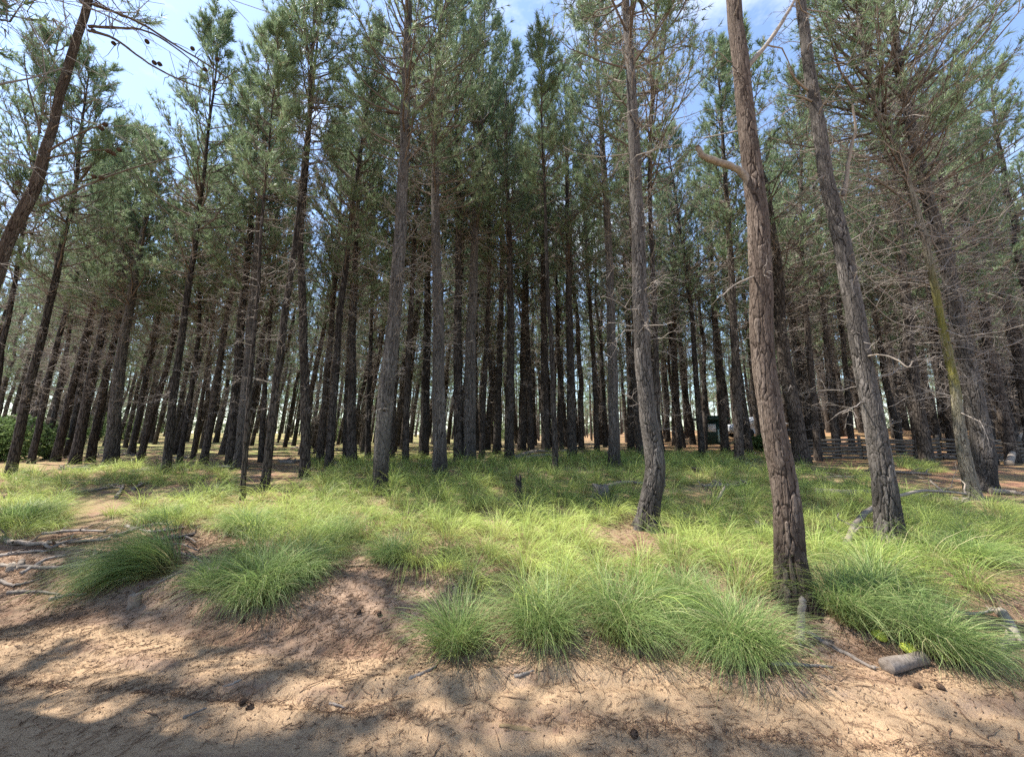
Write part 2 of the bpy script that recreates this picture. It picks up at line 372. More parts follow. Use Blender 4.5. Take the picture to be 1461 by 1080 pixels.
def grow(axis, rad, zc, R, crown_r=1.3, dens=1.15, needle_w=.010, nn=12, dead_n=60, dead_l=1.0, zdead=1.6, lean=(0, 0), sparse=1.0, nl=.15, brown=.12):
    """axis (M,3) world points of the trunk, rad (M,). returns crown Acc, dead Acc"""
    zs = axis[:, 2]; H = zs[-1]; z0 = zs[0]
    def pt(z): return np.stack([np.interp(z, zs, axis[:, k]) for k in range(3)], -1)
    def rd(z): return np.interp(z, zs, rad)
    cr, de = Acc(), Acc()
    # live branches
    zz = []
    z = zc
    while z < H-.25:
        f = (z-zc)/(H-zc); k = R.integers(3, 6)
        zz += [z + R.uniform(-.08, .08) for _ in range(k)]
        z += R.uniform(.30, .46)/dens
    z = np.array(zz); B = len(z); f = np.clip((z-zc)/(H-zc), 0, 1)
    az = R.uniform(0, 2*pi, B)
    Lb = crown_r*np.where(f < .25, .65+1.4*f, 1.0)*np.clip(1.12*(1-f), .0, 1)**.55*R.uniform(.6, 1.15, B) + .15
    el = radians(18) + radians(38)*f + R.normal(0, .14, B)
    s = np.linspace(0, 1, 6)
    dirh = np.stack([np.cos(az), np.sin(az), 0*az], -1)
    P0 = pt(z)
    rise = (np.sin(el)[:, None]*s[None]*.75 + .32*s[None]**2.2)
    BP = P0[:, None] + dirh[:, None]*(Lb[:, None]*np.cos(el)[:, None]*s[None])[..., None] + np.array([0, 0, 1.])*(Lb[:, None]*rise)[..., None]
    BP = BP + R.normal(0, .03, BP.shape)*s[None, :, None]*Lb[:, None, None]
    r0 = .008+.012*Lb
    BR = r0[:, None]*(1-.75*s[None])
    cr.add(*tubes(BP, BR, 4), m=1)
    # side shoots
    ns = max(3, int(round(9*sparse)))
    t = R.uniform(.42, 1, (B, ns))**.8; t[:, 0] = 1
    idx = t*5; i0 = np.clip(idx.astype(int), 0, 4); fr = idx-i0
    bi = np.arange(B)[:, None]
    SP = BP[bi, i0]*(1-fr[..., None]) + BP[bi, i0+1]*fr[..., None]
    SD = nrm(BP[bi, i0+1]-BP[bi, i0])
    sl = Lb[:, None]*R.uniform(.16, .36, (B, ns))+.08
    sdv = rotvec(SD, R.uniform(.35, 1.0, (B, ns))*np.where(t == 1, .3, 1), R.uniform(0, 2*pi, (B, ns)))
    sdv[..., 2] += .35; sdv = nrm(sdv)
    SP = SP.reshape(-1, 3); sdv = sdv.reshape(-1, 3); sl = sl.ravel()
    ss_ = np.linspace(0, 1, 3)
    TP = SP[:, None] + sdv[:, None]*(sl[:, None]*ss_[None])[..., None] + np.array([0, 0, 1.])*(sl[:, None]*.12*ss_[None]**2)[..., None]
    cr.add(*tubes(TP, np.full((len(TP), 1), .005)*(1.2-.7*ss_)[None], 3, False), m=1)
    # tufts
    nt_ = 3
    q = np.linspace(.35, 1.0, nt_)
    for qq in q:
        keep = R.random(len(SP)) < (.9 if qq > .6 else .75)
        pos = SP + sdv*(sl*qq)[:, None] + np.array([0, 0, 1.])*(sl*.12*qq**2)[:, None]
        fb = np.repeat(f, ns); isb = R.random(len(SP)) < brown*np.clip(1.6-2.2*fb, .08, 1.6)
        tone = np.clip(R.normal(.48, .16, len(SP)), 0, .9)
        dd = nrm(sdv + np.array([0, 0, .25]))
        k1 = keep & ~isb; k2 = keep & isb
        needles(cr, pos[k1], dd[k1], nn, nl, needle_w, .62, R, 0, tone[k1])
        needles(cr, pos[k2], dd[k2]*np.array([1, 1, -.4]), max(5, nn//2), nl*.9, needle_w*.8, .7, R, 2, tone[k2])
    # dead limbs below and inside the crown
    if dead_n:
        B = dead_n
        top = z0 + (zc-z0) + (H-zc)*.35
        z = z0 + zdead + (top-z0-zdead)*R.uniform(0, 1, B)**.75
        g_ = (z-z0-zdead)/(top-z0-zdead)
        Ld = dead_l*R.uniform(.18, 1.15, B)*(.45+.75*g_)
        az = R.uniform(0, 2*pi, B); el = R.normal(.12, .32, B)
        sN = 6; s = np.linspace(0, 1, sN)
        dh = np.stack([np.cos(az)*np.cos(el), np.sin(az)*np.cos(el), np.sin(el)], -1)
        DP = pt(z)[:, None] + dh[:, None]*(Ld[:, None]*s[None])[..., None]
        jit = np.cumsum(R.normal(0, .055, DP.shape), 1)*Ld[:, None, None]; jit[:, 0] = 0
        DP = DP + jit; DP[:, :, 2] += Ld[:, None]*R.normal(-.05, .16, B)[:, None]*s[None]**2
        de.add(*tubes(DP, (.0055+.006*Ld)[:, None]*(1-.75*s[None]), 4), m=0)
        for lev, (cnt, lf, r_) in enumerate(((5, .5, .0035), )):
            t = R.uniform(.2, 1, (B, cnt)); idx = t*(sN-1); i0 = np.clip(idx.astype(int), 0, sN-2); fr = idx-i0; bi = np.arange(B)[:, None]
            q0 = (DP[bi, i0]*(1-fr[..., None])+DP[bi, i0+1]*fr[..., None]).reshape(-1, 3)
            qd = nrm(DP[bi, i0+1]-DP[bi, i0]).reshape(-1, 3)
            n_ = len(q0)
            qd = rotvec(qd, R.uniform(.4, 1.2, n_), R.uniform(0, 2*pi, n_))
            ql = np.repeat(Ld, cnt)*R.uniform(.15, lf, n_)
            s4 = np.linspace(0, 1, 4)
            QP = q0[:, None]+qd[:, None]*(ql[:, None]*s4[None])[..., None]
            jj = np.cumsum(R.normal(0, .09, QP.shape), 1)*ql[:, None, None]; jj[:, 0] = 0
            QP = QP+jj
            de.add(*tubes(QP, np.full((n_, 1), r_)*(1.1-.7*s4)[None], 3, False), m=0)
            # finest twiglets
            m2 = 3; t2 = R.integers(1, 4, (n_, m2)); b2 = np.arange(n_)[:, None]
            w0 = QP[b2, t2].reshape(-1, 3); wd = nrm(qd[:, None]+R.normal(0, .8, (n_, m2, 3))).reshape(-1, 3)
            wl = np.repeat(ql, m2)*R.uniform(.25, .7, n_*m2)
            s3 = np.linspace(0, 1, 2)
            WP = w0[:, None]+wd[:, None]*(wl[:, None]*s3[None])[..., None]
            de.add(*tubes(WP, np.full((len(WP), 2), .0022), 3, False), m=0)
    return cr, de

def trunk_mesh(axis, rad, off, mat, k=14, hero=False, moss=None, seed=0, tilt=0):
    if not hero:
        P = axis[None]; V, Q, T = tubes(P, rad[None], k)
        # slight irregular outline
        n = fbm(V[:, 0]*5+seed, V[:, 1]*5, V[:, 2]*2.2, 3, seed)
        cen = np.repeat(axis, k, 0); cen = np.concatenate([cen, axis[-1:]])
        V = cen + (V-cen)*(1+.13*n)[:, None]
        return mesh_from('trunk', V-off, T, Q, None, [mat])
    # dense bark plates in real relief
    kk = 150; zs = axis[:, 2]
    arc = np.concatenate([[0], np.cumsum(np.linalg.norm(np.diff(axis, axis=0), axis=1))])
    tot = arc[-1]; lows = min(5.5, tot)
    a = np.concatenate([np.arange(0, lows, .011), np.arange(lows, tot, .05), [tot]])
    P = np.stack([np.interp(a, arc, axis[:, j]) for j in range(3)], 1); r = np.interp(a, arc, rad)
    T_, A_, B_ = frames(P[None])
    th = np.arange(kk)*2*pi/kk
    nrmv = A_[0][:, None]*np.cos(th)[None, :, None] + B_[0][:, None]*np.sin(th)[None, :, None]
    cyl = np.stack([np.cos(th)[None]*r[:, None], np.sin(th)[None]*r[:, None], np.broadcast_to(a[:, None], (len(a), kk))], -1).reshape(-1, 3) + seed*3.7
    wv = np.stack([fbm(cyl[:, 0]*9, cyl[:, 1]*9, cyl[:, 2]*4, 3, 21+j) for j in range(3)], 1)
    q = cyl*np.array([26., 26., 3.4]) + wv*np.array([.9, .9, .75])
    F1, F2, Rn = worley(q, seed)
    q2 = cyl*np.array([48., 48., 17.]) + wv*1.1
    G1, G2, R2 = worley(q2, seed+3)
    fw_ = .10+.08*vnoise(cyl[:, 0]*8, cyl[:, 1]*8, cyl[:, 2]*3, 44); plate = ss(.0, 1., (F2-F1)/np.maximum(fw_*1.3, .035)); crack = ss(.0, .2, G2-G1)
    low = fbm(cyl[:, 0]*6, cyl[:, 1]*6, cyl[:, 2]*1.6, 3, 31)
    rr = np.repeat(r, kk); amp = np.clip(rr*.105, .003, .020)
    fade = 1-.45*ss(2.5, 6, cyl[:, 2]-seed*3.7)
    disp = amp*(plate*.8*fade + .22*crack*plate + .42*(Rn-.3)*plate + .18*fbm(cyl[:, 0]*40, cyl[:, 1]*40, cyl[:, 2]*25, 2, 3)) - amp*.8 + low*rr*.10 + rr*.20*np.exp(-np.clip(cyl[:, 2]-seed*3.7-.2, 0, 9)/.16)*(1+.8*np.tile(np.cos(5*th+seed), len(a)))
    V = (np.repeat(P, kk, 0) + nrmv.reshape(-1, 3)*(rr+disp)[:, None])
    n_ = len(a)
    i = (np.arange(n_-1)[:, None]*kk); j = np.arange(kk)[None]
    Q = np.stack([i+j, i+(j+1) % kk, i+kk+(j+1) % kk, i+kk+j], -1).reshape(-1, 4)
    z = cyl[:, 2]-seed*3.7
    ms = ss(1.5, .3, z)*.9 if moss is None else ss(moss[0]-.3, moss[0]+1.0, z)*ss(moss[1]+1.6, moss[1], z)*.95*ss(-.5, .35, fbm(cyl[:, 0]*12, cyl[:, 1]*12, cyl[:, 2]*2, 3, 88)+.25)
    return mesh_from('trunk', V-off, None, Q, {'tr': np.stack([plate*(.75+.25*crack), Rn, ms], 1)}, [mat])

def smooth_poly(P, it=2):
    P = np.asarray(P, float)
    for _ in range(it):
        Q = [P[0]]
        for a, b in zip(P[:-1], P[1:]): Q += [a*.75+b*.25, a*.25+b*.75]
        P = np.array(Q+[P[-1]])
    return P
HI = dict(needle_w=.010, nn=11)
def traced(px, H, label, w, cat='tree', mat=None, hero=False, zc=.42, cr=1.25, dead=60, dl=1.0, Y=None, moss=None, group='pine trees of the plantation', seed=None, root=None, dens=1.12, stub=None, name='pine_tree', brown=.12, top_dx=None, widths=None, zdead=1.6, ground_root=True, sparse=1.0):
    """a pine placed from its trunk's course in the photograph: base pixel first"""
    base = hit(*px[0][:2]) if Y is None else at_depth(px[0][0], px[0][1], Y)
    Yb = base[1]
    pts = [base] + [at_depth(p[0], p[1], Yb) for p in px[1:]]
    R = np.random.default_rng(int(px[0][0]*7+px[0][1]) if seed is None else seed)
    P = np.array(pts)
    top = P[-1]; d = nrm(P[-1]-P[-2] if len(P) > 2 else P[-1]-P[0])
    if d[2] < .5: d = np.array([0, 0, 1.])
    z = top[2]; k = 0
    ext = []
    while z < H:
        d = nrm(d*np.array([.93, .93, 1]) + R.normal(0, .025, 3)*np.array([1, 1, 0]))
        top = top + d*.9; z = top[2]; ext.append(top)
    if ext: P = np.concatenate([P, ext])
    P[0, 2] -= .25
    P = smooth_poly(P, 2)
    zz = np.arange(P[0, 2], P[-1, 2], .22)
    A = np.stack([np.interp(zz, P[:, 2], P[:, j]) for j in range(3)], 1)
    A[:, 0] += fbm(zz*.9, zz*0+Yb, None, 3, 77)*.035; A[:, 1] += fbm(zz*.8, zz*0+Yb*3, None, 3, 78)*.05
    f = np.clip((zz-zz[0])/(H-zz[0]), 0, 1)
    r0 = wr(w, base)
    if widths:
        zw = []; rw = []
        for (x, y, ww) in widths:
            p = at_depth(x, y, Yb); zw.append(p[2]); rw.append(wr(ww, p))
        zl = zw[-1]; rl = rw[-1]
        rad = np.where(zz <= zl, np.interp(zz, zw, rw), rl*np.clip((H-zz)/(H-zl), 0, 1)**.8)
        rad *= 1 + .12*np.exp(-(zz-zz[0]-.25)/.12)
    else:
        rad = r0*(1-f)**.72*(1+.22*np.exp(-(zz-zz[0]-.2)/.3))
    if hero: rad = rad*.86
    rad = np.maximum(rad, .006)
    off = np.array([base[0], base[1], float(ground(base[0], base[1])) if ground_root else base[2]])
    t = thing(name, label, cat, tuple(off), group)
    part('trunk', trunk_mesh(A, rad, off, mat or BARK, 14, hero, moss, seed=int(px[0][0]) % 17), t)
    zcr = off[2] + zc*(H-off[2])
    dist = Yb
    c, de = grow(A, rad, zcr, R, crown_r=cr, dens=dens, needle_w=.009+.0006*dist, nn=13, dead_n=dead, dead_l=dl*1.1, brown=brown, zdead=zdead, sparse=sparse)
    part('crown', c.mesh('crown', [NEEDLE, LIVEB, NEEDLE_DRY], True, off), t)
    if dead: part('deadwood', de.mesh('deadwood', [TWIG], True, off), t)
    return t, A, rad, off

# ---- the trunks one can follow in the photograph: (pixel course from the base up)
HB = dict(mat=BARK)
# heroes in front
tA, axA, rdA, offA = traced([(1138, 862), (1130, 790), (1122, 693), (1108, 624), (1093, 521), (1089, 418), (1084, 343), (1074, 257), (1064, 171), (1053, 68), (1047, 0)], 16.5,
    'big reddish brown pine at the front edge of the grass with a broken curved limb', 60, mat=BARK_BROWN, hero=True, zc=.56, cr=1.7, dead=26, dl=.55,
    widths=[(1138, 862, 66), (1130, 790, 52), (1122, 693, 46), (1108, 624, 43), (1093, 521, 40), (1089, 418, 38), (1084, 343, 37), (1074, 257, 34), (1064, 171, 31), (1053, 68, 27), (1047, 0, 25)], zdead=2.0)
tB, axB, rdB, offB = traced([(1274, 782), (1266, 720), (1261, 675), (1244, 590), (1228, 504), (1216, 418), (1201, 350), (1191, 308), (1173, 223), (1158, 120), (1146, 17)], 16.5,
    'thick grey pine with deep vertical bark furrows rising behind the pale fallen branch', 52, mat=BARK_GREY, hero=True, zc=.56, cr=1.8, dead=70, dl=.9,
    widths=[(1274, 782, 52), (1264, 700, 44), (1261, 675, 41), (1244, 590, 37), (1228, 504, 33), (1201, 350, 30), (1173, 223, 25), (1158, 120, 21), (1146, 17, 18)])
tC, axC, rdC, offC = traced([(917, 754), (928, 715), (936, 670), (931, 620), (925, 590), (919, 500), (913, 400), (908, 300), (902, 150), (895, 0)], 17,
    'grey pine with a swollen bent foot standing in the middle of the grass', 38, mat=BARK_GREY, hero=True, zc=.44, cr=1.9, dead=120, dl=1.0,
    widths=[(917, 754, 38), (928, 715, 34), (936, 670, 33), (925, 590, 28), (919, 500, 26), (913, 400, 24), (908, 300, 22), (902, 150, 17), (895, 0, 13)])
tD, axD, rdD, offD = traced([(1400, 700), (1403, 641), (1389, 556), (1372, 487), (1352, 384), (1331, 308), (1304, 206), (1283, 103), (1270, 17)], 16.5,
    'broad rough grey brown pine at the right, behind the mossy slimmer trunk', 44, mat=BARK_GREY, hero=True, zc=.40, cr=2.4, dens=1.5, dead=170, dl=1.8,
    widths=[(1400, 700, 46), (1403, 641, 40), (1389, 556, 34), (1372, 487, 31), (1352, 384, 27), (1331, 308, 24), (1304, 206, 20), (1270, 17, 14)])
tE, axE, rdE, offE = traced([(1388, 713), (1377, 658), (1369, 607), (1362, 538), (1341, 436), (1324, 367), (1321, 343), (1290, 240), (1266, 171), (1235, 96), (1222, 20)], 12.5,
    'slimmer leaning trunk with yellow green moss, grown against the broad pine at the right', 26, mat=BARK_MOSS, hero=True, zc=.52, cr=1.9, dens=1.4, dead=130, dl=1.6, moss=(1.7, 3.7),
    widths=[(1388, 713, 30), (1377, 658, 26), (1369, 607, 21), (1362, 538, 18), (1341, 436, 15), (1324, 367, 14), (1290, 240, 11), (1235, 96, 8)])
tF, axF, rdF, offF = traced([(-95, 690), (-40, 500), (8, 345), (34, 292), (56, 250), (65, 206), (86, 144), (110, 69), (130, 0), (148, -90)], 10.5,
    'leaning pine reaching in from the left edge with bare cone bearing limbs', 30, Y=5.0, mat=BARK_BROWN, hero=True, zc=.80, cr=1.0, dead=34, dl=1.0,
    widths=[(-95, 690, 32), (8, 345, 26), (34, 292, 25), (56, 250, 22), (65, 206, 19), (110, 69, 16), (130, 0, 15)], ground_root=True)
tG, axG, rdG, offG = traced([(540, 704), (549, 590), (562, 453), (571, 350), (577, 200), (583, 0)], 16.5,
    'ridged grey pine left of centre with a straight trunk standing in front of its row', 25, mat=BARK_GREY, hero=True, zc=.44, cr=1.7, dead=130, dl=.9,
    widths=[(540, 704, 25), (549, 590, 27), (562, 453, 23), (571, 350, 21), (577, 200, 17), (583, 0, 12)])
tH, axH, rdH, offH = traced([(627, 681), (627, 521), (624, 401), (620, 250), (622, 100), (630, 0)], 17,
    'tall straight forked pine just left of centre with grass round its foot', 23, mat=BARK_GREY, hero=True, zc=.42, cr=1.9, dead=130, dl=1.0)
M = [  # course, height, label, base width, options
 ([(12, 680), (45, 540), (75, 420), (95, 330)], 12, 'leftmost leaning pine of the far left row, dark trunk footed in grass', 19, {}),
 ([(45, 662), (74, 521), (91, 453)], 12, 'thin reddish pine leaning right, just behind the leftmost leaning pine', 13, {}),
 ([(67, 655), (86, 542), (104, 440)], 12, 'slender dark pine third along the leaning left row', 11, {}),
 ([(77, 658), (103, 556), (128, 463)], 12.5, 'reddish brown leaning trunk in the middle of the left row', 16, {}),
 ([(96, 652), (115, 549), (130, 470)], 12, 'slim dark leaning pine between two thicker trunks of the left row', 12, {}),
 ([(108, 662), (127, 556), (149, 453)], 12.5, 'thick leaning pine with a reddish foot, left of the biggest left trunk', 19, {}),
 ([(128, 660), (147, 562), (168, 463)], 12.5, 'black leaning pine directly left of the biggest left trunk', 15, {}),
 ([(158, 664), (168, 538), (185, 436), (207, 320), (216, 230)], 11.5, 'biggest trunk of the left row, swelling at a fork half way up', 27, dict(hero=True, mat=BARK_GREY, cr=1.5)),
 ([(187, 648), (204, 556), (222, 470)], 12, 'thin pine right behind the biggest left trunk', 11, {}),
 ([(197, 658), (219, 583), (240, 521), (255, 440)], 12.5, 'strongly leaning thin dark pine right of the biggest left trunk', 12, {}),
 ([(236, 676), (248, 556), (260, 470), (270, 400)], 13, 'reddish pine standing forward beside the bare needle covered path at the left', 15, {}),
 ([(255, 660), (274, 556), (283, 480)], 12, 'straight narrow pine just right of the reddish forward pine', 10, {}),
 ([(274, 655), (288, 573), (302, 470)], 12, 'pole thin pine between two narrow pines left of the leafy twin trunks', 8, {}),
 ([(290, 662), (308, 556), (320, 480)], 12.5, 'dark pine with a lightly leaning trunk left of the twin trunks', 13, {}),
 ([(329, 667), (339, 521), (350, 400)], 13, 'rear trunk of the close pair of wide dark pines left of centre', 18, {}),
 ([(343, 669), (355, 521), (363, 401), (375, 250), (380, 150)], 13.8, 'front trunk of the close pair, widest dark pine left of centre with a dense crown', 23, dict(cr=1.6, zc=.36, hero=True, mat=BARK_GREY)),
 ([(346, 713), (353, 607), (357, 540), (366, 430), (372, 350)], 10.5, 'very thin blackened pine stem standing foremost in the grass at left', 8.5, dict(cr=.6, zc=.6, dead=24, dl=.4)),
 ([(377, 697), (391, 590), (399, 504), (408, 429), (425, 320), (440, 180), (447, 60)], 14.5, 'crooked slim pine, first of the two pale upper stems left of centre', 14, dict(cr=1.0, zc=.55)),
 ([(435, 680), (437, 556), (433, 487), (431, 401), (428, 330), (440, 200), (452, 60)], 14.5, 'knobby pale stemmed pine with a bulge half way up, second of the two pale stems', 16, dict(cr=1.0, zc=.58)),
 ([(372, 660), (380, 521), (388, 430)], 12, 'narrow dark pine behind the crooked slim pine', 9, {}),
 ([(456, 661), (470, 500), (478, 400)], 13, 'dark pine just right of the knobby pale stem', 12, {}),
 ([(469, 669), (480, 520), (490, 400), (505, 280), (520, 180)], 14.2, 'forward pine of the dark pair right of the knobby stem, leaning slightly right', 13, {}),
 ([(493, 658), (497, 520), (504, 400)], 13, 'slim pine between the leaning dark pair and the ridged grey pine', 10, {}),
 ([(502, 663), (503, 521), (505, 400), (513, 250)], 13.2, 'dark straight pine third to the left of the ridged grey pine', 15, {}),
 ([(525, 655), (527, 521), (531, 420)], 12.5, 'thin straight pine immediately left of the ridged grey pine', 9, {}),
 ([(557, 656), (565, 500), (571, 400)], 14, 'dark pine half hidden by the ridged grey pine', 11, {}),
 ([(579, 660), (583, 487), (590, 380)], 15, 'slim dark pine in the gap left of the tall forked pine', 10, {}),
 ([(605, 653), (608, 540), (610, 420)], 15, 'wide shaded trunk close behind the tall forked pine', 15, {}),
 ([(655, 662), (653, 453), (655, 300), (650, 150)], 15.5, 'left trunk of the touching pair right of the tall forked pine', 15, dict(cr=1.3)),
 ([(670, 663), (672, 487), (677, 350), (684, 200), (690, 60)], 16.5, 'right and thicker trunk of the touching pair right of the tall forked pine', 21, dict(hero=True, mat=BARK_GREY, cr=1.4, zc=.42)),
 ([(687, 655), (690, 560), (696, 450)], 15, 'thin pine leaning away beside the touching pair', 9, {}),
 ([(708, 648), (712, 520), (716, 400)], 15.5, 'dark trunk in the middle of the photo, set back left of the mid row pine', 12, {}),
 ([(725, 658), (730, 500), (727, 350), (722, 220)], 15, 'straight dark pine at the very centre beside the pile of grey fallen wood', 14, {}),
 ([(744, 642), (747, 520), (748, 420)], 15.5, 'wide dim trunk behind the pile of grey fallen wood', 13, {}),
 ([(758, 645), (754, 520), (751, 420)], 15, 'narrow dark pine right of the pile of grey fallen wood', 10, {}),
 ([(778, 649), (776, 487), (774, 300)], 16, 'solid dark pine left of the thin greenish pole pine', 13, {}),
 ([(792, 678), (790, 521), (782, 436), (779, 350)], 11, 'thin greenish pole pine standing alone in the grass right of centre', 9, dict(cr=.7, zc=.6, dead=30, dl=.5)),
 ([(816, 656), (812, 453), (808, 200)], 15, 'straight dark pine right of the thin greenish pole pine', 14, {}),
 ([(852, 645), (848, 540), (842, 430)], 15, 'slim pine set back left of the grey grass footed pine', 8, {}),
 ([(876, 668), (874, 521), (870, 384), (862, 250), (853, 100)], 16, 'grey pine with grass round its foot, left of the swollen footed pine', 19, dict(hero=True, mat=BARK_GREY, cr=1.3)),
 ([(941, 692), (938, 590), (934, 450), (930, 350)], 14, 'thin pine peeping out behind the swollen footed pine', 10, {}),
 ([(900, 642), (899, 540), (895, 430)], 16, 'dark pine between the grey grass footed pine and the swollen footed pine', 11, {}),
 ([(968, 642), (964, 530), (960, 430)], 15, 'dark pine right of the swollen footed pine at the far grass edge', 10, {}),
 ([(1002, 653), (995, 556), (985, 440)], 14, 'slim pine beside the dark green booth', 10, {}),
 ([(1035, 645), (1026, 540), (1018, 430)], 14.5, 'black trunk just right of the dark green booth', 13, {}),
 ([(1055, 663), (1052, 556), (1045, 418), (1035, 250), (1028, 150)], 13.6, 'straight dark pine left of the big reddish front pine with sparse blue green crown', 15, dict(cr=1.1)),
 ([(1143, 648), (1137, 521), (1112, 367)], 14, 'black leaning pine close to the right of the big reddish front pine', 11, {}),
 ([(1167, 658), (1160, 556), (1148, 430)], 14, 'dark straight pine in front of the timber rails', 13, {}),
 ([(1194, 652), (1184, 540), (1172, 430)], 14, 'bark roughened pine left of the thick grey furrowed pine', 12, {}),
 ([(1215, 648), (1208, 540), (1196, 430)], 14, 'dim pine half hidden by the thick grey furrowed pine', 11, {}),
 ([(1283, 642), (1274, 540), (1262, 430)], 15, 'dark pine just right of the thick grey furrowed pine', 13, {}),
 ([(1307, 656), (1301, 580), (1290, 450)], 14, 'pale thin trunk rising from a green tuft between the furrowed pine and the mossy one', 11, dict(dead=110, dl=1.5)),
 ([(1455, 640), (1451, 556), (1441, 453), (1417, 384), (1400, 250)], 15, 'pine at the right edge tangled in dead limbs', 16, dict(dead=160, dl=1.7)),
 ([(-4, 560), (8, 470), (28, 370), (45, 250)], 12, 'thin dark pine crossing the left edge behind the leaning front trunk', 11, dict(Y=9)),
]
for px, H, lab, w, o in M:
    o = dict(o)
    if px[0][0] > 550: H += 1.8
    if px[0][0] > 1080: o.setdefault('dead', 150); o.setdefault('dl', 1.5)
    o.setdefault('dead', 110); o.setdefault('cr', 1.4 if px[0][0] < 550 else 1.8)
    if 550 < px[0][0] < 960: o.setdefault('dens', 1.35); o.setdefault('zc', .46 if px[0][0] < 480 else .44)
    traced(px, H, lab, w, **o)
taken = [tuple(o.location[:2]) for o in bpy.data.objects if o.type == 'EMPTY']

# ---- individual limbs the photo shows on the front trees
def limb(root, off, px, Y, w, name='branch', mat=GREYW, label=None, twigs=0, endw=.35, k=10):
    P = smooth_poly([at_depth(x, y, yy) for (x, y), yy in zip(px, Y if isinstance(Y, (list, tuple)) else [Y]*len(px))], 2)
    r = wr(w, P[0]); R = np.random.default_rng(int(px[0][0]+px[0][1]))
    P = P + R.normal(0, r*.10, P.shape)
    acc = Acc(); acc.add(*tubes(P[None], (r*np.linspace(1, endw, len(P))*(1+R.normal(0, .07, len(P))))[None], k))
    if twigs:
        tot = np.linalg.norm(P[-1]-P[0])
        i = R.integers(2, len(P), twigs); d = rotvec(nrm(P[i]-P[i-1]), R.uniform(.5, 1.3, twigs), R.uniform(0, 6.3, twigs)); l = tot*R.uniform(.12, .35, twigs)
        s = np.linspace(0, 1, 5); TP = P[i][:, None]+d[:, None]*(l[:, None]*s)[..., None]+np.cumsum(R.normal(0, .04, (twigs, 5, 3)), 1)*l[:, None, None]*(s > 0)[None, :, None]
        acc.add(*tubes(TP, np.full((twigs, 1), max(r*.28, .003))*(1.1-.8*s)[None], 5))
    return part(name, acc.mesh(name, [mat], True, off), root, None, label)
YA = offA[1]; YF = offF[1]; YB = offB[1]; YD = offD[1]
limb(tA, offA, [(1074, 272), (1062, 250), (1044, 237), (1018, 230), (1001, 222), (995, 210)], [YA, YA-.02, YA-.05, YA-.1, YA-.12, YA-.13], 12, 'broken_limb', GREYW, 'pale curved broken off limb', 0, .7)
limb(tA, offA, [(1066, 95), (1090, 70), (1115, 35), (1135, 0), (1150, -40)], [YA, YA+.1, YA+.3, YA+.4, YA+.5], 9, twigs=3)
limb(tA, offA, [(1077, 165+15), (1040, 190), (1000, 198)], [YA, YA+.2, YA+.4], 4, mat=TWIG, twigs=3)
limb(tA, offA, [(1080, 393), (1062, 400), (1045, 408), (1031, 422)], [YA, YA-.1, YA-.12, YA-.2], 4, mat=GREYW, twigs=1)
limb(tB, offB, [(1155, 130), (1140, 120), (1128, 105), (1124, 92)], [YB, YB-.1, YB-.2, YB-.2], 5)
limb(tB, offB, [(1163, 147), (1143, 138), (1120, 135)], [YB, YB-.1, YB-.2], 4)
limb(tB, offB, [(1203, 270+10), (1210, 240), (1214, 205), (1222, 190), (1216, 150)], [YB, YB-.05, YB-.1, YB-.15, YB-.2], 8, mat=GREYW, twigs=2)
limb(tB, offB, [(1230, 510), (1255, 505), (1280, 512), (1297, 527), (1302, 515)], [YB, YB-.25, YB-.4, YB-.5, YB-.5], 4, twigs=3)
for q in range(11):
    R = random.Random(q); x0 = 1372-4.5*q*2; y0 = 520-28*q
    sd_ = -1 if q % 3 else 1
    limb(tD, offD, [(x0, y0), (x0+sd_*R.uniform(25, 45), y0-R.uniform(5, 28)), (x0+sd_*R.uniform(60, 95), y0-R.uniform(15, 60)), (x0+sd_*R.uniform(110, 150), y0-R.uniform(30, 120))], [YD, YD-.3, YD-.6, YD-.9], R.uniform(2.5, 4.5), mat=TWIG, twigs=14)
limb(tF, offF, [(66, 218), (95, 200), (125, 186), (146, 178)], [YF, YF-.1, YF-.2, YF-.3], 5, mat=LIVEB)
limb(tF, offF, [(68, 226), (100, 220), (135, 214), (160, 214)], [YF, YF, YF-.1, YF-.1], 4, mat=LIVEB)
limb(tF, offF, [(58, 294), (95, 278), (130, 262), (165, 248), (215, 232), (265, 222)], [YF, YF, YF+.1, YF+.2, YF+.3, YF+.4], 6, mat=LIVEB, twigs=3)
limb(tF, offF, [(58, 190), (47, 150), (38, 115), (34, 80)], [YF, YF, YF, YF], 4, mat=LIVEB)
for q, pxs in enumerate(([(130, 6), (165, 18), (205, 35), (250, 65), (295, 92), (330, 115)], [(126, 38), (165, 40), (205, 42), (240, 60), (290, 100)], [(126, 44), (160, 52), (190, 75), (225, 100), (270, 120), (300, 130)], [(38, 318), (52, 317), (66, 318)], [(34, 332), (50, 331), (64, 331)])):
    limb(tF, offF, pxs, [YF+.05*i_ for i_ in range(len(pxs))], 6 if q < 3 else 4, mat=LIVEB if q < 3 else GREYW, twigs=9 if q < 3 else 0)
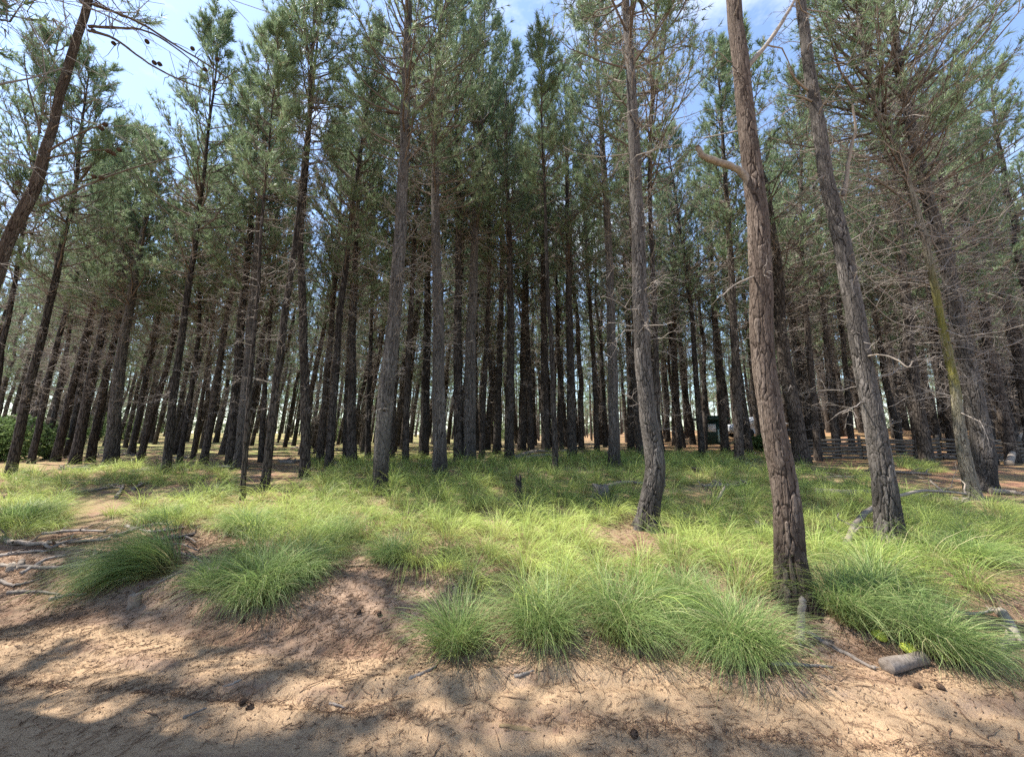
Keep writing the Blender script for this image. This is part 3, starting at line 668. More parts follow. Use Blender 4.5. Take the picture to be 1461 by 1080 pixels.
def cone_mesh(r=.045, h=.10, seed=0):
    R = np.random.default_rng(seed); n, k = 14, 16
    t = np.linspace(0, 1, n); prof = r*np.sin(pi*np.clip(t*.97+.03, 0, 1))**.7*(1.1-.35*t)
    th = np.arange(k)*2*pi/k
    V = []
    for i_ in range(n):
        rr = prof[i_]*(1+.22*np.cos(8*th+(i_ % 2)*pi)*(1 if 0 < i_ < n-1 else 0))
        V.append(np.stack([rr*np.cos(th), rr*np.sin(th), np.full(k, (t[i_]-.5)*h+.004*(i_ % 2))], 1))
    V = np.concatenate(V); i = np.arange(n-1)[:, None]*k; j = np.arange(k)[None]
    Q = np.stack([i+j, i+(j+1) % k, i+k+(j+1) % k, i+k+j], -1).reshape(-1, 4)
    return mesh_from('cone', V, None, Q, None, [CONE], smooth=False)
cm = cone_mesh()
for q, (x, y) in enumerate([(150, 178), (145, 184), (155, 216), (162, 220), (170, 214), (134, 252), (145, 254), (122, 4), (116, 2), (137, 8), (104, 58), (112, 60), (134, 45), (210, 60), (220, 90), (228, 92), (162, 62), (275, 70), (26, 262), (22, 275), (310, 85), (293, 100)]):
    o = part('pine_cone', cm, tF, tuple(at_depth(x, y, YF-.05+.001*x) - offF)); o.rotation_euler = (random.uniform(1, 2.4), random.uniform(-1, 1), random.uniform(0, 6)); o.scale = (.68,)*3

# ------------------------------------------------------------ the rows behind: eight pines grown once, then copied
def proto(i_):
    R = np.random.default_rng(100+i_)
    H = R.uniform(12.5, 15.5); zz = np.arange(-.3, H, .3); f = np.clip(zz/H, 0, 1)
    A = np.stack([fbm(zz*.35, zz*0+i_*9.3, None, 3, 5)*.22*np.clip(zz/3, 0, 1), fbm(zz*.35, zz*0+i_*4.1, None, 3, 6)*.22*np.clip(zz/3, 0, 1), zz], 1)
    rad = R.uniform(.12, .175)*(1-f)**.72*(1+.2*np.exp(-(zz+.1)/.3)); rad = np.maximum(rad, .006)
    t = thing('pine_tree', 'x', 'tree'); o0 = np.zeros(3)
    part('trunk', trunk_mesh(A, rad, o0, BARK, 10, seed=i_), t)
    c, d = grow(A, rad, H*R.uniform(.30, .42), R, crown_r=R.uniform(1.3, 1.7), dens=.64, needle_w=.026, nn=9, dead_n=70, dead_l=1.5, nl=.19, sparse=.65, brown=.2, zdead=1.0)
    part('crown', c.mesh('crown', [NEEDLE, LIVEB, NEEDLE_DRY]), t); part('deadwood', d.mesh('deadwood', [TWIG]), t)
    return t
protos = [proto(i_) for i_ in range(8)]
used = [False]*8
R = np.random.default_rng(5)
cand = []
gy = 12.5
while gy < 58:
    gx_ = -gy*1.5-2 + R.uniform(0, 2)
    while gx_ < gy*1.5+2:
        x = gx_ + R.normal(0, .5); y = gy + R.normal(0, .5)
        if all((x-a)**2+(y-b)**2 > 1.7**2 for a, b in taken): cand.append((x, y))
        gx_ += 2.0 + (gy-12)*.02
    gy += 2.0 + (gy-12)*.03
def ok(x, y):
    px_, py_ = to_px((x, y, 1.5))
    if px_ < -60 or px_ > 1520: return False
    if y > 22 and 1000 < px_ < 1110 and y < 31: return False          # the car and the booth
    if x < -16 and y > 24 and R.random() < .35: return False
    return True
cand = [c for c in cand if ok(*c)]
cand.sort(key=lambda c: c[1]); cand = cand[:236]; FAR0 = cand[-1][1]-1
print('background pines', len(cand), 'furthest', cand[-1])
def zone(x, y):
    px_, _ = to_px((x, y, 1.5))
    side = ('beyond the leaning left row', 'behind the two pale stemmed pines', 'behind the tall forked pine', 'behind the thin greenish pole pine', 'behind the big reddish front pine', 'behind the mossy right hand trunks')[int(np.clip((px_+40)//260, 0, 5))]
    d = ('in the first crowded row', 'amid the stand', 'deep in the stand', 'at the far dim back')[int(np.clip((y-12)//9, 0, 3))]
    return 'dark pine ' + d + ' ' + side, 'pines ' + d + ' ' + side
for n_, (x, y) in enumerate(cand):
    k = int(R.integers(0, 8)); src = protos[k]
    if used[k]:
        t = src.copy(); C.objects.link(t)
        for ch in src.children:
            c = ch.copy(); C.objects.link(c); c.parent = t
    else: t = src; used[k] = True
    t.location = (x, y, float(ground(x, y))); s_ = R.uniform(.85, 1.18)
    s_ *= .86 if x < -6 else 1.10
    t.scale = (s_*R.uniform(.9, 1.15),)*2 + (s_,)
    lx = (.10 if x < -4 else -.02) + R.normal(0, .025)
    t.rotation_euler = (R.normal(0, .02), lx, R.uniform(0, 6.28))
    # lean must act in world axes: turn first, then tip
    t.rotation_mode = 'ZYX'
    t['label'], t['group'] = zone(x, y)
SHADE_PINES = [(-9.6, 3.4), (-8.2, .9), (-6.6, 2.9), (-5.4, .2), (-10.8, 5.6), (-12.2, -1.6), (-10.2, -.6), (-5.0, 2.6), (-6.7, 2.0)]  # unseen pines added left of the frame to cast shade on the road
for n_, (x, y) in enumerate(SHADE_PINES):
    k = n_ % 8; src = protos[k]; t = src.copy(); C.objects.link(t)
    for ch in src.children:
        c = ch.copy(); C.objects.link(c); c.parent = t
    t.location = (x, y, float(ground(x, y))); t.rotation_mode = 'ZYX'; t.rotation_euler = (0, R.normal(0, .03), R.uniform(0, 6.28)); t.scale = (1, 1, 1) if n_ < 7 else (1.5, 1.5, 1.55)
    t['label'] = 'unseen pine added out of frame to shade the sandy road'; t['group'] = 'unseen pines added to shade the road'
for k in range(8):
    if not used[k]:
        for ch in list(protos[k].children): bpy.data.objects.remove(ch)
        bpy.data.objects.remove(protos[k])

# the rest of the plantation: past three hundred, one mass of trunks and crowns
acc = Acc(); R = np.random.default_rng(9)
n_ = 520; ang = R.uniform(-1.0, 1.0, n_); dd = np.sqrt(R.uniform(FAR0**2, 92**2, n_)); tx = np.sin(ang)*dd; ty = np.cos(ang)*dd
tz = ground(tx, ty); hh = R.uniform(12, 17, n_); s5 = np.linspace(0, 1, 5)
lean = np.where(tx < -5, .10, 0)+R.normal(0, .03, n_)
TP = np.stack([tx[:, None]+(lean*hh)[:, None]*s5, ty[:, None]+0*s5, tz[:, None]-.2+hh[:, None]*s5], -1)
acc.add(*tubes(TP, R.uniform(.08, .15, n_)[:, None]*(1.05-.95*s5)[None], 6), m=0)
kk_ = 55; f = R.uniform(.22, 1, (n_, kk_)); az = R.uniform(0, 6.28, (n_, kk_)); rr = 1.9*np.clip(1.15-f, .1, .8)**.6*R.uniform(.1, 1, (n_, kk_))
P = np.stack([tx[:, None]+lean[:, None]*hh[:, None]*f+rr*np.cos(az), ty[:, None]+rr*np.sin(az), tz[:, None]+hh[:, None]*f], -1)
D = nrm(np.stack([np.cos(az), np.sin(az), .3+0*az], -1)+R.normal(0, .3, P.shape))
low = f.ravel() < .34; P = P.reshape(-1, 3); D = D.reshape(-1, 3); tn = np.clip(R.normal(.5, .2, len(P)), 0, .92)
needles(acc, P[~low], D[~low], 12, .62, .075, .8, R, 1, tn[~low]); needles(acc, P[low], D[low], 5, .9, .035, .7, R, 2, tn[low])
n_ = 9500; ang = R.uniform(-1.05, 1.05, n_); dd = R.uniform(90, 112, n_); P = np.stack([np.sin(ang)*dd, np.cos(ang)*dd, R.uniform(0, 1, n_)**1.2*9+.3], 1); P[:, 2] += ground(P[:, 0], P[:, 1])
P = P[(fbm(P[:, 0]*.25, P[:, 2]*.3, None, 3, 14) > -.22)]; n_ = len(P)
needles(acc, P, nrm(R.normal(size=(n_, 3))+np.array([0, 0, .6])), 16, 1.15, .13, .9, R, 1, np.clip(R.normal(.62, .2, n_), 0, .92))
fw = part('far_pines', acc.mesh('far_pines', [BARK, NEEDLE, NEEDLE_DRY])); fw['kind'] = 'stuff'; fw['label'] = 'furthest pines of the plantation merging into one wood'

# ------------------------------------------------------------ grass
def clumps(acc, P, rad, ln, n, w, seg, R, bias, droop, m=0, tone=0.0):
    """P (K,3) clump feet; rad spread of feet; n blades each"""
    K = len(P); Nn = K*n
    if K == 0: return
    rr = np.repeat(rad, n)*np.sqrt(R.random(Nn)); a0 = R.uniform(0, 2*pi, Nn)
    B = np.repeat(P, n, 0).copy(); B[:, 0] += rr*np.cos(a0); B[:, 1] += rr*np.sin(a0); B[:, 2] = ground(B[:, 0], B[:, 1])-.01
    az = a0 + R.normal(0, .36, Nn) + (R.random(Nn) < .12)*R.uniform(-2, 2, Nn)
    out = rr/np.maximum(np.repeat(rad, n), 1e-6)
    H = np.stack([np.cos(az), np.sin(az)], 1)*(.35+.8*out)[:, None] + np.repeat(bias, n, 0)*R.uniform(.5, 1.4, Nn)[:, None]
    hm = np.linalg.norm(H, axis=1); H = H/np.maximum(hm, 1e-6)[:, None]
    th0 = np.clip(.12+.32*hm+R.normal(0, .10, Nn), 0, 1.2)
    th1 = np.repeat(droop, n)*R.uniform(.65, 1.3, Nn)*np.clip(.5+.5*hm, .4, 1.5)
    Ls = np.repeat(ln, n)*R.uniform(.4, 1.15, Nn)*(1+.25*(R.random(Nn) < .05))
    s = np.linspace(0, 1, seg+1)
    th = np.minimum(th0[:, None]+th1[:, None]*s[None]**1.15, 2.75)
    ds = Ls[:, None]/seg
    dxy = np.sin(th[:, :-1])*ds; dz = np.cos(th[:, :-1])*ds
    cx = np.concatenate([np.zeros((Nn, 1)), np.cumsum(dxy, 1)], 1); cz = np.concatenate([np.zeros((Nn, 1)), np.cumsum(dz, 1)], 1)
    Pb = np.empty((Nn, seg+1, 3)); Pb[:, :, 0] = B[:, :1]+H[:, :1]*cx; Pb[:, :, 1] = B[:, 1:2]+H[:, 1:]*cx
    Pb[:, :, :2] += (np.cumsum(R.normal(0, .022, (Nn, seg+1, 2)), 1)*Ls[:, None, None]*s[None, :, None])
    gz = ground(Pb[:, :, 0].ravel(), Pb[:, :, 1].ravel()).reshape(Nn, seg+1)
    Pb[:, :, 2] = np.maximum(B[:, 2:]+cz, gz+.004+.02*R.random(Nn)[:, None])
    side = np.stack([-H[:, 1], H[:, 0], 0*rr], 1) + R.normal(0, .5, (Nn, 3)); side = nrm(side)
    ww = (w if np.isscalar(w) else np.repeat(w, n))*R.uniform(.6, 1.3, Nn)
    wid = ww[:, None]*(1.0-.9*s[None]**1.6)*.5
    Lf = Pb-side[:, None]*wid[..., None]; Rt = Pb+side[:, None]*wid[..., None]
    V = np.stack([Lf, Rt], 2).reshape(-1, 3)
    i = np.arange(Nn)[:, None]*(seg+1)*2+np.arange(seg)[None]*2
    Q = np.stack([i, i+1, i+3, i+2], -1).reshape(-1, 4)
    A = np.zeros((Nn, seg+1, 2, 3)); A[..., 0] = s[None, :, None]; A[..., 1] = np.clip(R.random(Nn)*.98, 0, 1)[:, None, None]
    A[..., 2] = np.clip(np.repeat(tone, n) if not np.isscalar(tone) else tone, 0, 1)[:, None, None] if not np.isscalar(tone) else tone
    acc.add(V, Q, None, m, A.reshape(-1, 3))
def inpoly(x, y, poly):
    r = np.zeros(len(x), bool); n = len(poly)
    for i_ in range(n):
        x1, y1 = poly[i_]; x2, y2 = poly[(i_+1) % n]
        c = ((y1 > y) != (y2 > y)) & (x < (x2-x1)*(y-y1)/(y2-y1+1e-9)+x1); r ^= c
    return r
POLYS = [
 ([(330, 745), (455, 690), (560, 664), (700, 668), (850, 652), (960, 652), (1040, 662), (1100, 672), (1200, 684), (1240, 700), (1400, 722), (1470, 728), (1470, 795), (1420, 800), (1390, 850), (1330, 868), (1210, 868), (1150, 880), (1000, 890), (900, 872), (720, 872), (650, 862), (590, 806), (480, 790), (430, 815), (330, 800)], 1.0, .50),
 ([(0, 700), (100, 708), (112, 735), (60, 765), (0, 775)], 1.0, .45), ([(150, 735), (250, 712), (330, 700), (420, 715), (420, 745), (300, 755), (200, 752)], .9, .40),
 ([(0, 676), (200, 668), (330, 673), (330, 692), (200, 694), (0, 700)], .8, .40), ([(1130, 668), (1240, 680), (1240, 700), (1150, 700)], .8, .4), ([(1285, 660), (1335, 664), (1340, 678), (1290, 676)], 1, .35),
 ([(440, 655), (640, 652), (700, 668), (560, 668), (455, 690)], .75, .36), ([(700, 652), (960, 642), (1100, 655), (1040, 664), (850, 656), (700, 670)], .7, .36)]
HOLES = [([(668, 705), (712, 700), (722, 722), (680, 730)], .8), ([(945, 715), (1000, 712), (1010, 740), (960, 745)], .8), ([(880, 735), (905, 730), (902, 765), (885, 770)], .3), ([(960, 838), (1010, 832), (1020, 862), (965, 862)], .5),
 ([(600, 672), (660, 672), (660, 684), (600, 684)], .6), ([(1150, 845), (1215, 850), (1215, 880), (1150, 880)], .8), ([(490, 700), (530, 700), (530, 715), (490, 715)], .6), ([(1440, 740), (1470, 740), (1470, 760), (1440, 760)], .2)]
R = np.random.default_rng(77)
x = R.uniform(-17, 17, 60000); y = 3.2+14*R.random(60000)**1.0
z = ground(x, y); px_, py_ = to_px(np.stack([x, y, z], 1)); ok_ = np.zeros(len(x)); hgt = np.zeros(len(x))
for poly, den, h_ in POLYS:
    m = inpoly(px_, py_, poly) & (ok_ == 0); ok_[m] = den; hgt[m] = h_
for poly, den in HOLES: ok_[inpoly(px_, py_, poly)] *= (1-min(1, den+.17))
pn = fbm(x*.8, y*.8, None, 3, 41)
bases = [(o.location[0], o.location[1]) for o in bpy.data.objects if o.type == 'EMPTY' and o.location[1] < 8.5 and o.location[1] > 3]
for bx_, by_ in bases: ok_[(np.abs(x-bx_) < .33) & (y > by_-.85) & (y < by_+.25)] *= .12
b_ = hit(740, 719); ok_[(np.abs(x-b_[0]) < .3) & (y > b_[1]-.7) & (y < b_[1]+.2)] *= .1
keep = ok_*(1.0*(pn > -.36)+.03) > R.random(len(x))
# thin them to a spacing
x, y, z, hgt = x[keep], y[keep], z[keep], hgt[keep]
grid = {}; sel = []
for i_ in range(len(x)):
    sp = .32 + .012*max(0, y[i_]-4); c = (int(x[i_]/sp), int(y[i_]/sp))
    if any(((x[j]-x[i_])**2+(y[j]-y[i_])**2) < sp*sp for a in (-1, 0, 1) for b in (-1, 0, 1) for j in grid.get((c[0]+a, c[1]+b), ())): continue
    grid.setdefault(c, []).append(i_); sel.append(i_)
sel = np.array(sel); print('grass clumps', len(sel))
x, y, z, hgt = x[sel], y[sel], z[sel], hgt[sel]
def windy(x, y):
    a = 2.2*fbm(x*.45, y*.45, None, 2, 61)-.4
    return np.stack([np.cos(a), np.sin(a)*.6-.25], 1)*.75
acc = Acc()
for lo, hi, n, w, seg in ((0, 4.8, 270, .0040, 7), (4.8, 6.5, 220, .0044, 6), (6.5, 9, 170, .0054, 5), (9, 13, 95, .0075, 4), (13, 30, 60, .012, 4)):
    m = (y >= lo) & (y < hi); K = m.sum()
    if K == 0: continue
    P = np.stack([x[m], y[m], z[m]], 1)
    tn = np.clip(.45+1.3*fbm(x[m]*.7, y[m]*.7, None, 2, 91)+R.normal(0, .28, K), 0, 1)*.9
    clumps(acc, P, R.uniform(.07, .14, K)*(1+.02*y[m]), hgt[m]*R.uniform(.6, 1.35, K)*1.15, n, w, seg, R, windy(x[m], y[m]), R.uniform(1.8, 2.6, K), 0, tn)
go = part('grass', acc.mesh('grass', [GRASS])); go['kind'] = 'stuff'; go['label'] = 'long fine green grass carpeting the forest floor'

TUS = [  # pixel foot, spread, blade length, blades, lean, droop, label
 (652, 926, .10, .66, 750, (-.1, -.1), 1.5, 'upright pale tipped grass tussock, first of the front row left of centre'),
 (775, 905, .14, .72, 1100, (-.15, -.15), 1.7, 'wide arching grass tussock in the middle of the front row'),
 (888, 905, .15, .70, 1200, (.35, -.1), 1.8, 'low domed grass tussock bending right, beside the dark gap in the front row'),
 (1052, 930, .15, .72, 1900, (-.35, -.15), 1.8, 'largest swirling grass tussock in front of the big reddish pine'),
 (1215, 880, .13, .62, 1200, (.35, -.25), 1.8, 'bright combed over grass tussock right of the big reddish pine'),
 (1262, 868, .11, .64, 900, (.55, -.2), 1.8, 'grass tussock sweeping right between two others at the right of the front row'),
 (1330, 925, .14, .70, 1400, (.28, -.3), 2.0, 'last big grass tussock of the front row, falling over beside the short pale log'),
 (232, 815, .10, 1.05, 1700, (-1.9, -.62), 1.35, 'long grass tussock flattened to the left over the sandy path edge'),
 (372, 850, .17, .72, 1500, (.15, -.2), 1.9, 'dense grass tussock at the corner where the path turns up'),
 (300, 838, .08, .55, 420, (-.2, -.1), 1.5, 'small yellowish grass tussock between two bigger ones at left'),
 (430, 822, .12, .6, 800, (.3, -.15), 1.8, 'grass tussock beside the top of the bare slope'),
 (352, 757, .17, .62, 1100, (.25, -.1), 2.0, 'dark domed grass tussock in the shade left of centre'),
 (28, 748, .22, .62, 1300, (-.1, -.1), 1.9, 'rounded grass tussock at the left edge above the dead branches'),
 (235, 745, .10, .5, 500, (-.3, 0), 1.8, 'small sunlit grass tussock above the dead branches'),
 (975, 860, .12, .55, 700, (-.3, -.1), 1.8, 'grass tussock in the dark gap left of the swirling one'),
 (1385, 800, .15, .6, 900, (.3, -.1), 1.9, 'dark green grass tussock at the right end of the grass'),
 (560, 800, .12, .5, 650, (-.2, -.2), 1.7, 'grass tussock overhanging the top of the bare slope'),
 (480, 770, .13, .55, 700, (-.2, -.2), 1.7, 'blue green grass tussock left of the top of the bare slope'),
 (1245, 845, .12, .55, 600, (-.2, -.1), 1.8, 'yellow lit grass tussock between the reddish pine and the grey furrowed pine'),
]
for px0, py0, sp, ln, n, bias, dr, lab in TUS:
    ln *= .88
    b = hit(px0, py0); a_ = Acc()
    off = b.copy()
    nn_ = 6; a0 = np.arange(nn_)*1.05+px0
    Pc = np.concatenate([b[None], b[None]+np.stack([np.cos(a0)*sp*.8, np.sin(a0)*sp*.7, 0*a0], 1)])
    clumps(a_, Pc, np.full(7, sp*.75), ln*R.uniform(.8, 1.1, 7), int(n*1.5)//7, .0035+.0003*b[1], 8, R, np.tile(np.array(bias), (7, 1))*1.1, np.full(7, dr), 0, .15)
    # dead straw skirt
    clumps(a_, b[None], np.array([sp*1.1]), np.array([ln*.42]), max(60, n//9), .004, 5, R, np.array([bias]), np.array([2.3]), 1, 1.0)
    o = part('grass_tussock', a_.mesh('grass_tussock', [TUSS, GRASS], True, off), None, tuple(off)); tag(o, lab, 'grass tussock', 'grass tussocks along the front of the grass')

# ------------------------------------------------------------ fallen wood
def onground(px0, py0, lift=0.0):
    p = hit(px0, py0); p[2] += lift; return p
def stick(pxs, w, label, mat=GREYW, name='fallen_branch', cat='branch', twigs=4, endw=.4, lifts=None, subs=(), group='dead branches lying on the ground', k=8):
    r0 = w/2/FPX*np.linalg.norm(hit(*pxs[0])-np.array([0, 0, CAMH]))
    lifts = lifts or [0]*len(pxs)
    base = []
    for (a, b), l in zip(pxs, lifts):
        p = hit(a, b) if l == 0 else hit(a, b+l*FPX/ max(hit(a, b)[1], 1)); p[2] += l + r0*.8; base.append(p)
    off = base[0].copy()
    if w > 12: base = [base[0]*(1-q_)+base[-1]*q_ for q_ in (0, .33, .67, 1)]
    P = smooth_poly(base, 2) if w <= 12 else np.array(base); Rr = np.random.default_rng(int(pxs[0][0]*3+pxs[0][1]))
    P = P + Rr.normal(0, min(r0*.15, .004), P.shape)
    acc = Acc(); acc.add(*tubes(P[None], (r0*np.linspace(1, endw, len(P))*(1+Rr.normal(0, .04, len(P))))[None], k))
    acc.add(*tubes(np.stack([P[0], P[0]-nrm(P[1]-P[0])*r0*.12])[None], np.array([[r0, r0*.86]]), k))
    tot = np.linalg.norm(P[-1]-P[0])
    def tw(P, cnt, r):
        i = Rr.integers(2, len(P), cnt); d = rotvec(nrm(P[i]-P[i-1]), Rr.uniform(.4, 1.1, cnt), Rr.uniform(0, 6.3, cnt)); d[:, 2] = np.abs(d[:, 2])*.5
        l = tot*Rr.uniform(.1, .3, cnt); s = np.linspace(0, 1, 5)
        TP = P[i][:, None]+d[:, None]*(l[:, None]*s)[..., None]+np.cumsum(Rr.normal(0, .05, (cnt, 5, 3)), 1)*l[:, None, None]*(s > 0)[None, :, None]
        acc.add(*tubes(TP, np.full((cnt, 1), max(r*.35, .0022))*(1.1-.8*s)[None], 5))
    if twigs: tw(P, twigs, r0)
    for sp_, sw in subs:
        q = smooth_poly([hit(a, b)+np.array([0, 0, r0+.02*j_]) for j_, (a, b) in enumerate(sp_)], 2)
        if np.linalg.norm(q[0]-P[0]) < .6*tot+.5:
            j = np.argmin(np.linalg.norm(P-q[0], axis=1)); q[0] = P[j]
        acc.add(*tubes(q[None], (r0*sw*np.linspace(1, .35, len(q)))[None], 6)); tw(q, 2, r0*sw)
    o = part(name, acc.mesh(name, [mat], True, off), None, tuple(off)); tag(o, label, cat, group); return o
stick([(0, 771), (20, 778), (62, 779), (98, 777), (156, 772)], 4.5, 'long grey dead branch lying level at the left edge, highest of the pile', twigs=10, subs=[([(62, 779), (70, 790), (90, 782), (130, 776)], .6)])
stick([(0, 809), (41, 812), (90, 813), (115, 806), (138, 794)], 4, 'thin grey dead branch bowing along the ground nearest the road at the left', twigs=8)
stick([(31, 820), (50, 808), (66, 799), (94, 794)], 3.5, 'short pale dead branch crossing the bowed one', mat=TWIG, twigs=6)
stick([(142, 800), (174, 789), (205, 777), (245, 770), (275, 766)], 5.5, 'darker dead branch reaching right towards the dense tussock', mat=DARKW, twigs=12, subs=[([(218, 777), (242, 784), (257, 784), (281, 798)], .5), ([(262, 768), (273, 775), (278, 783)], .4)])
stick([(164, 767), (190, 758), (213, 750), (242, 749)], 4.5, 'dark dead branch lying furthest back on the left litter', mat=DARKW, twigs=10)
stick([(224, 834), (240, 826), (261, 815)], 3, 'pale thin stick slanting behind the flattened tussock', twigs=1)
stick([(70, 858), (95, 852), (118, 850)], 4, 'half buried crooked stick left of the flattened tussock', twigs=3, mat=DARKW)
stick([(0, 755+75), (14, 838), (30, 836), (55, 828)], 3, 'thin root like stick low at the left edge', twigs=2, mat=DARKW)
stick([(1208, 783), (1222, 755), (1250, 735), (1290, 718), (1330, 708), (1384, 713)], 7, 'long pale dead branch propped in front of the thick grey furrowed pine', twigs=7, endw=.4, lifts=[0.05, .2, .32, .38, .36, .28], subs=[([(1300, 719), (1318, 730), (1325, 748)], .35), ([(1310, 714), (1340, 704), (1362, 700)], .5)])
stick([(1165, 707), (1205, 709), (1245, 708), (1292, 708)], 9, 'straight dark log lying across behind the thick grey furrowed pine', mat=DARKW, name='fallen_log', cat='log', twigs=0, endw=.8)
stick([(1266, 960), (1285, 957), (1318, 948)], 13, 'short thick pale log at the road edge under the last big tussock', name='fallen_log', cat='log', twigs=0, endw=.8, k=14, mat=DARKW)
stick([(1141, 921), (1146, 898), (1152, 872)], 9, 'upright pale broken stick leaning before the reddish front pine', twigs=0, endw=.7, lifts=[0, .12, .26])
stick([(1152, 905), (1180, 922), (1210, 938), (1250, 958)], 6, 'thin brown stick slanting down to the road beside the upright pale stick', mat=DARKW, twigs=2)
stick([(1100, 950), (1140, 951), (1188, 954)], 5, 'straight twig lying on the sand below the largest swirling tussock', mat=DARKW, twigs=0)
stick([(1428, 878), (1446, 903), (1447, 916), (1432, 925), (1416, 934)], 8, 'forked bone pale branch on the litter at the right edge', twigs=0, endw=.7, subs=[([(1447, 914), (1455, 920), (1459, 932)], .8)])
stick([(1020, 722), (1028, 712), (1036, 700)], 5, 'short grey stick poking up from the grass right of the swollen footed pine', twigs=0, lifts=[0, .12, .25])
stick([(1440, 665), (1450, 647), (1462, 626)], 6, 'pale leaning pole at the right edge under the tangled pine', twigs=0, lifts=[0, .35, .7])
stick([(868, 697), (885, 691), (910, 692), (950, 695)], 6, 'pale bare branch stretching from the rotten stump to the swollen footed pine', twigs=2, lifts=[.1, .12, .1, .06])
stick([(736, 657), (748, 651), (768, 646), (784, 648)], 8, 'grey log of the wood pile in the far grass at the centre', name='fallen_log', cat='log', twigs=5, lifts=[0, .1, .15, .1])
stick([(750, 655), (765, 652), (790, 651), (800, 654)], 5, 'thin pale branch over the wood pile in the far grass', twigs=6, lifts=[0, .1, .1, 0])
stick([(190, 700), (200, 694), (211, 690)], 4, 'dark broken branch on the bare path behind the left grass', mat=DARKW, twigs=2)
stick([(165, 712), (172, 703), (176, 694)], 4, 'pale split branch lying across the bare path behind the left grass', twigs=2)
stick([(100, 690+18), (125, 703), (160, 697)], 4, 'low tangle of thin sticks along the bare path', twigs=8, mat=DARKW)
stick([(1240, 672), (1280, 676), (1330, 679)], 4, 'thin branch on the red brown litter right of the furrowed pine', mat=DARKW, twigs=4)
stick([(1415, 705), (1440, 706), (1461, 709)], 6, 'dark log lying in the grass at the right edge', mat=DARKW, name='fallen_log', cat='log', twigs=0)
stick([(585, 955+15), (605, 962), (622, 953)], 5, 'stout dark twig on the sand below the first front tussock', mat=DARKW, twigs=1)
stick([(735, 967), (745, 965), (762, 959)], 5, 'dark twig with a knobbed end on the sand at the centre', mat=DARKW, twigs=1)
stick([(318, 982), (335, 975), (345, 971)], 3, 'small slanting twig on the sandy road at left', mat=DARKW, twigs=0)
stick([(262, 1025), (280, 1018), (294, 1012)], 3, 'small thin twig low on the sandy road at left', mat=DARKW, twigs=0)
stick([(470, 1005), (485, 1008), (492, 1011)], 3, 'curved twig on the sandy road left of the bark strip', mat=DARKW, twigs=0)
for q, (pxs, lab) in enumerate([([(0, 795), (30, 790), (70, 788)], 'thin dark stick between the two longest dead branches at the left edge'), ([(100, 812), (150, 806), (190, 800)], 'dark twiggy branch pointing at the flattened tussock'), ([(60, 764), (110, 758), (150, 760)], 'thin dark stick above the highest grey dead branch'),
   ([(10, 848), (50, 845), (85, 850)], 'low thin stick on the litter nearest the road at far left'), ([(180, 752), (215, 762), (250, 757)], 'brown stick crossing the furthest dead branch on the left litter'), ([(255, 790), (285, 800), (300, 815)], 'small brown branch beside the dense tussock corner'),
   ([(1350, 870), (1385, 880), (1420, 872)], 'thin brown branch on the litter left of the forked pale one'), ([(1300, 745), (1340, 752), (1375, 748)], 'bare thin branch in the grass right of the furrowed pine'), ([(1385, 905), (1410, 915), (1440, 945)], 'small dark branch below the forked pale one')]):
    stick(pxs, 3.4, lab, mat=DARKW if q % 2 else TWIG, twigs=9)
R = np.random.default_rng(404)
kinds = [stick([(600, 668), (620, 664), (650, 662)], 4, 'x', mat=DARKW, twigs=9), stick([(300, 672), (320, 668), (352, 670)], 5, 'x', mat=TWIG, twigs=7), stick([(1100, 662), (1120, 660), (1150, 664)], 4, 'x', mat=DARKW, twigs=12)]
for o in kinds: tag(o, 'dead branch lying on the needle floor among the rear trunks', 'branch', 'dead branches among the rear trunks')
for q in range(44):
    c = kinds[q % 3].copy(); C.objects.link(c); yy = R.uniform(8, 24); xx = R.uniform(-1.3, 1.3)*yy
    c.location = (xx, yy, float(ground(xx, yy))+.01); c.rotation_euler = (0, 0, R.uniform(0, 6.28)); c.scale = (R.uniform(.7, 1.4),)*3
# the curved strip of bark on the road
b = hit(737, 1041); pts = [hit(712, 1037), hit(725, 1038), hit(738, 1042), hit(752, 1042), hit(765, 1046)]
P = smooth_poly(pts, 2); Tn = nrm(np.gradient(P, axis=0)); sdv = np.stack([-Tn[:, 1], Tn[:, 0], 0*Tn[:, 0]], 1)
wd = .013*np.sin(np.linspace(.25, 2.9, len(P)))
rows = []
for q in np.linspace(-1, 1, 7): rows.append(P + sdv*(wd*q)[:, None] + np.array([0, 0, 1])*(.010+.012*(1-q*q))*np.sin(np.linspace(.6, 2.6, len(P)))[:, None])
V = np.stack(rows, 1); n_ = len(P); i = np.arange(n_-1)[:, None]*7; j = np.arange(6)[None]
Q = np.stack([i+j, i+j+1, i+j+8, i+j+7], -1).reshape(-1, 4)
V2 = V.reshape(-1, 3); V3 = np.concatenate([V2, V2-np.array([0, 0, .004])]); Q = np.concatenate([Q, Q[:, ::-1]+len(V2)])
o = part('bark_strip', mesh_from('bark_strip', V3-b, None, Q, None, [wood_mat('bark_flake', (.13, .085, .04), (.30, .21, .11))]), None, tuple(b)); tag(o, 'curled yellow brown strip of bark lying in the light patch on the road', 'bark')
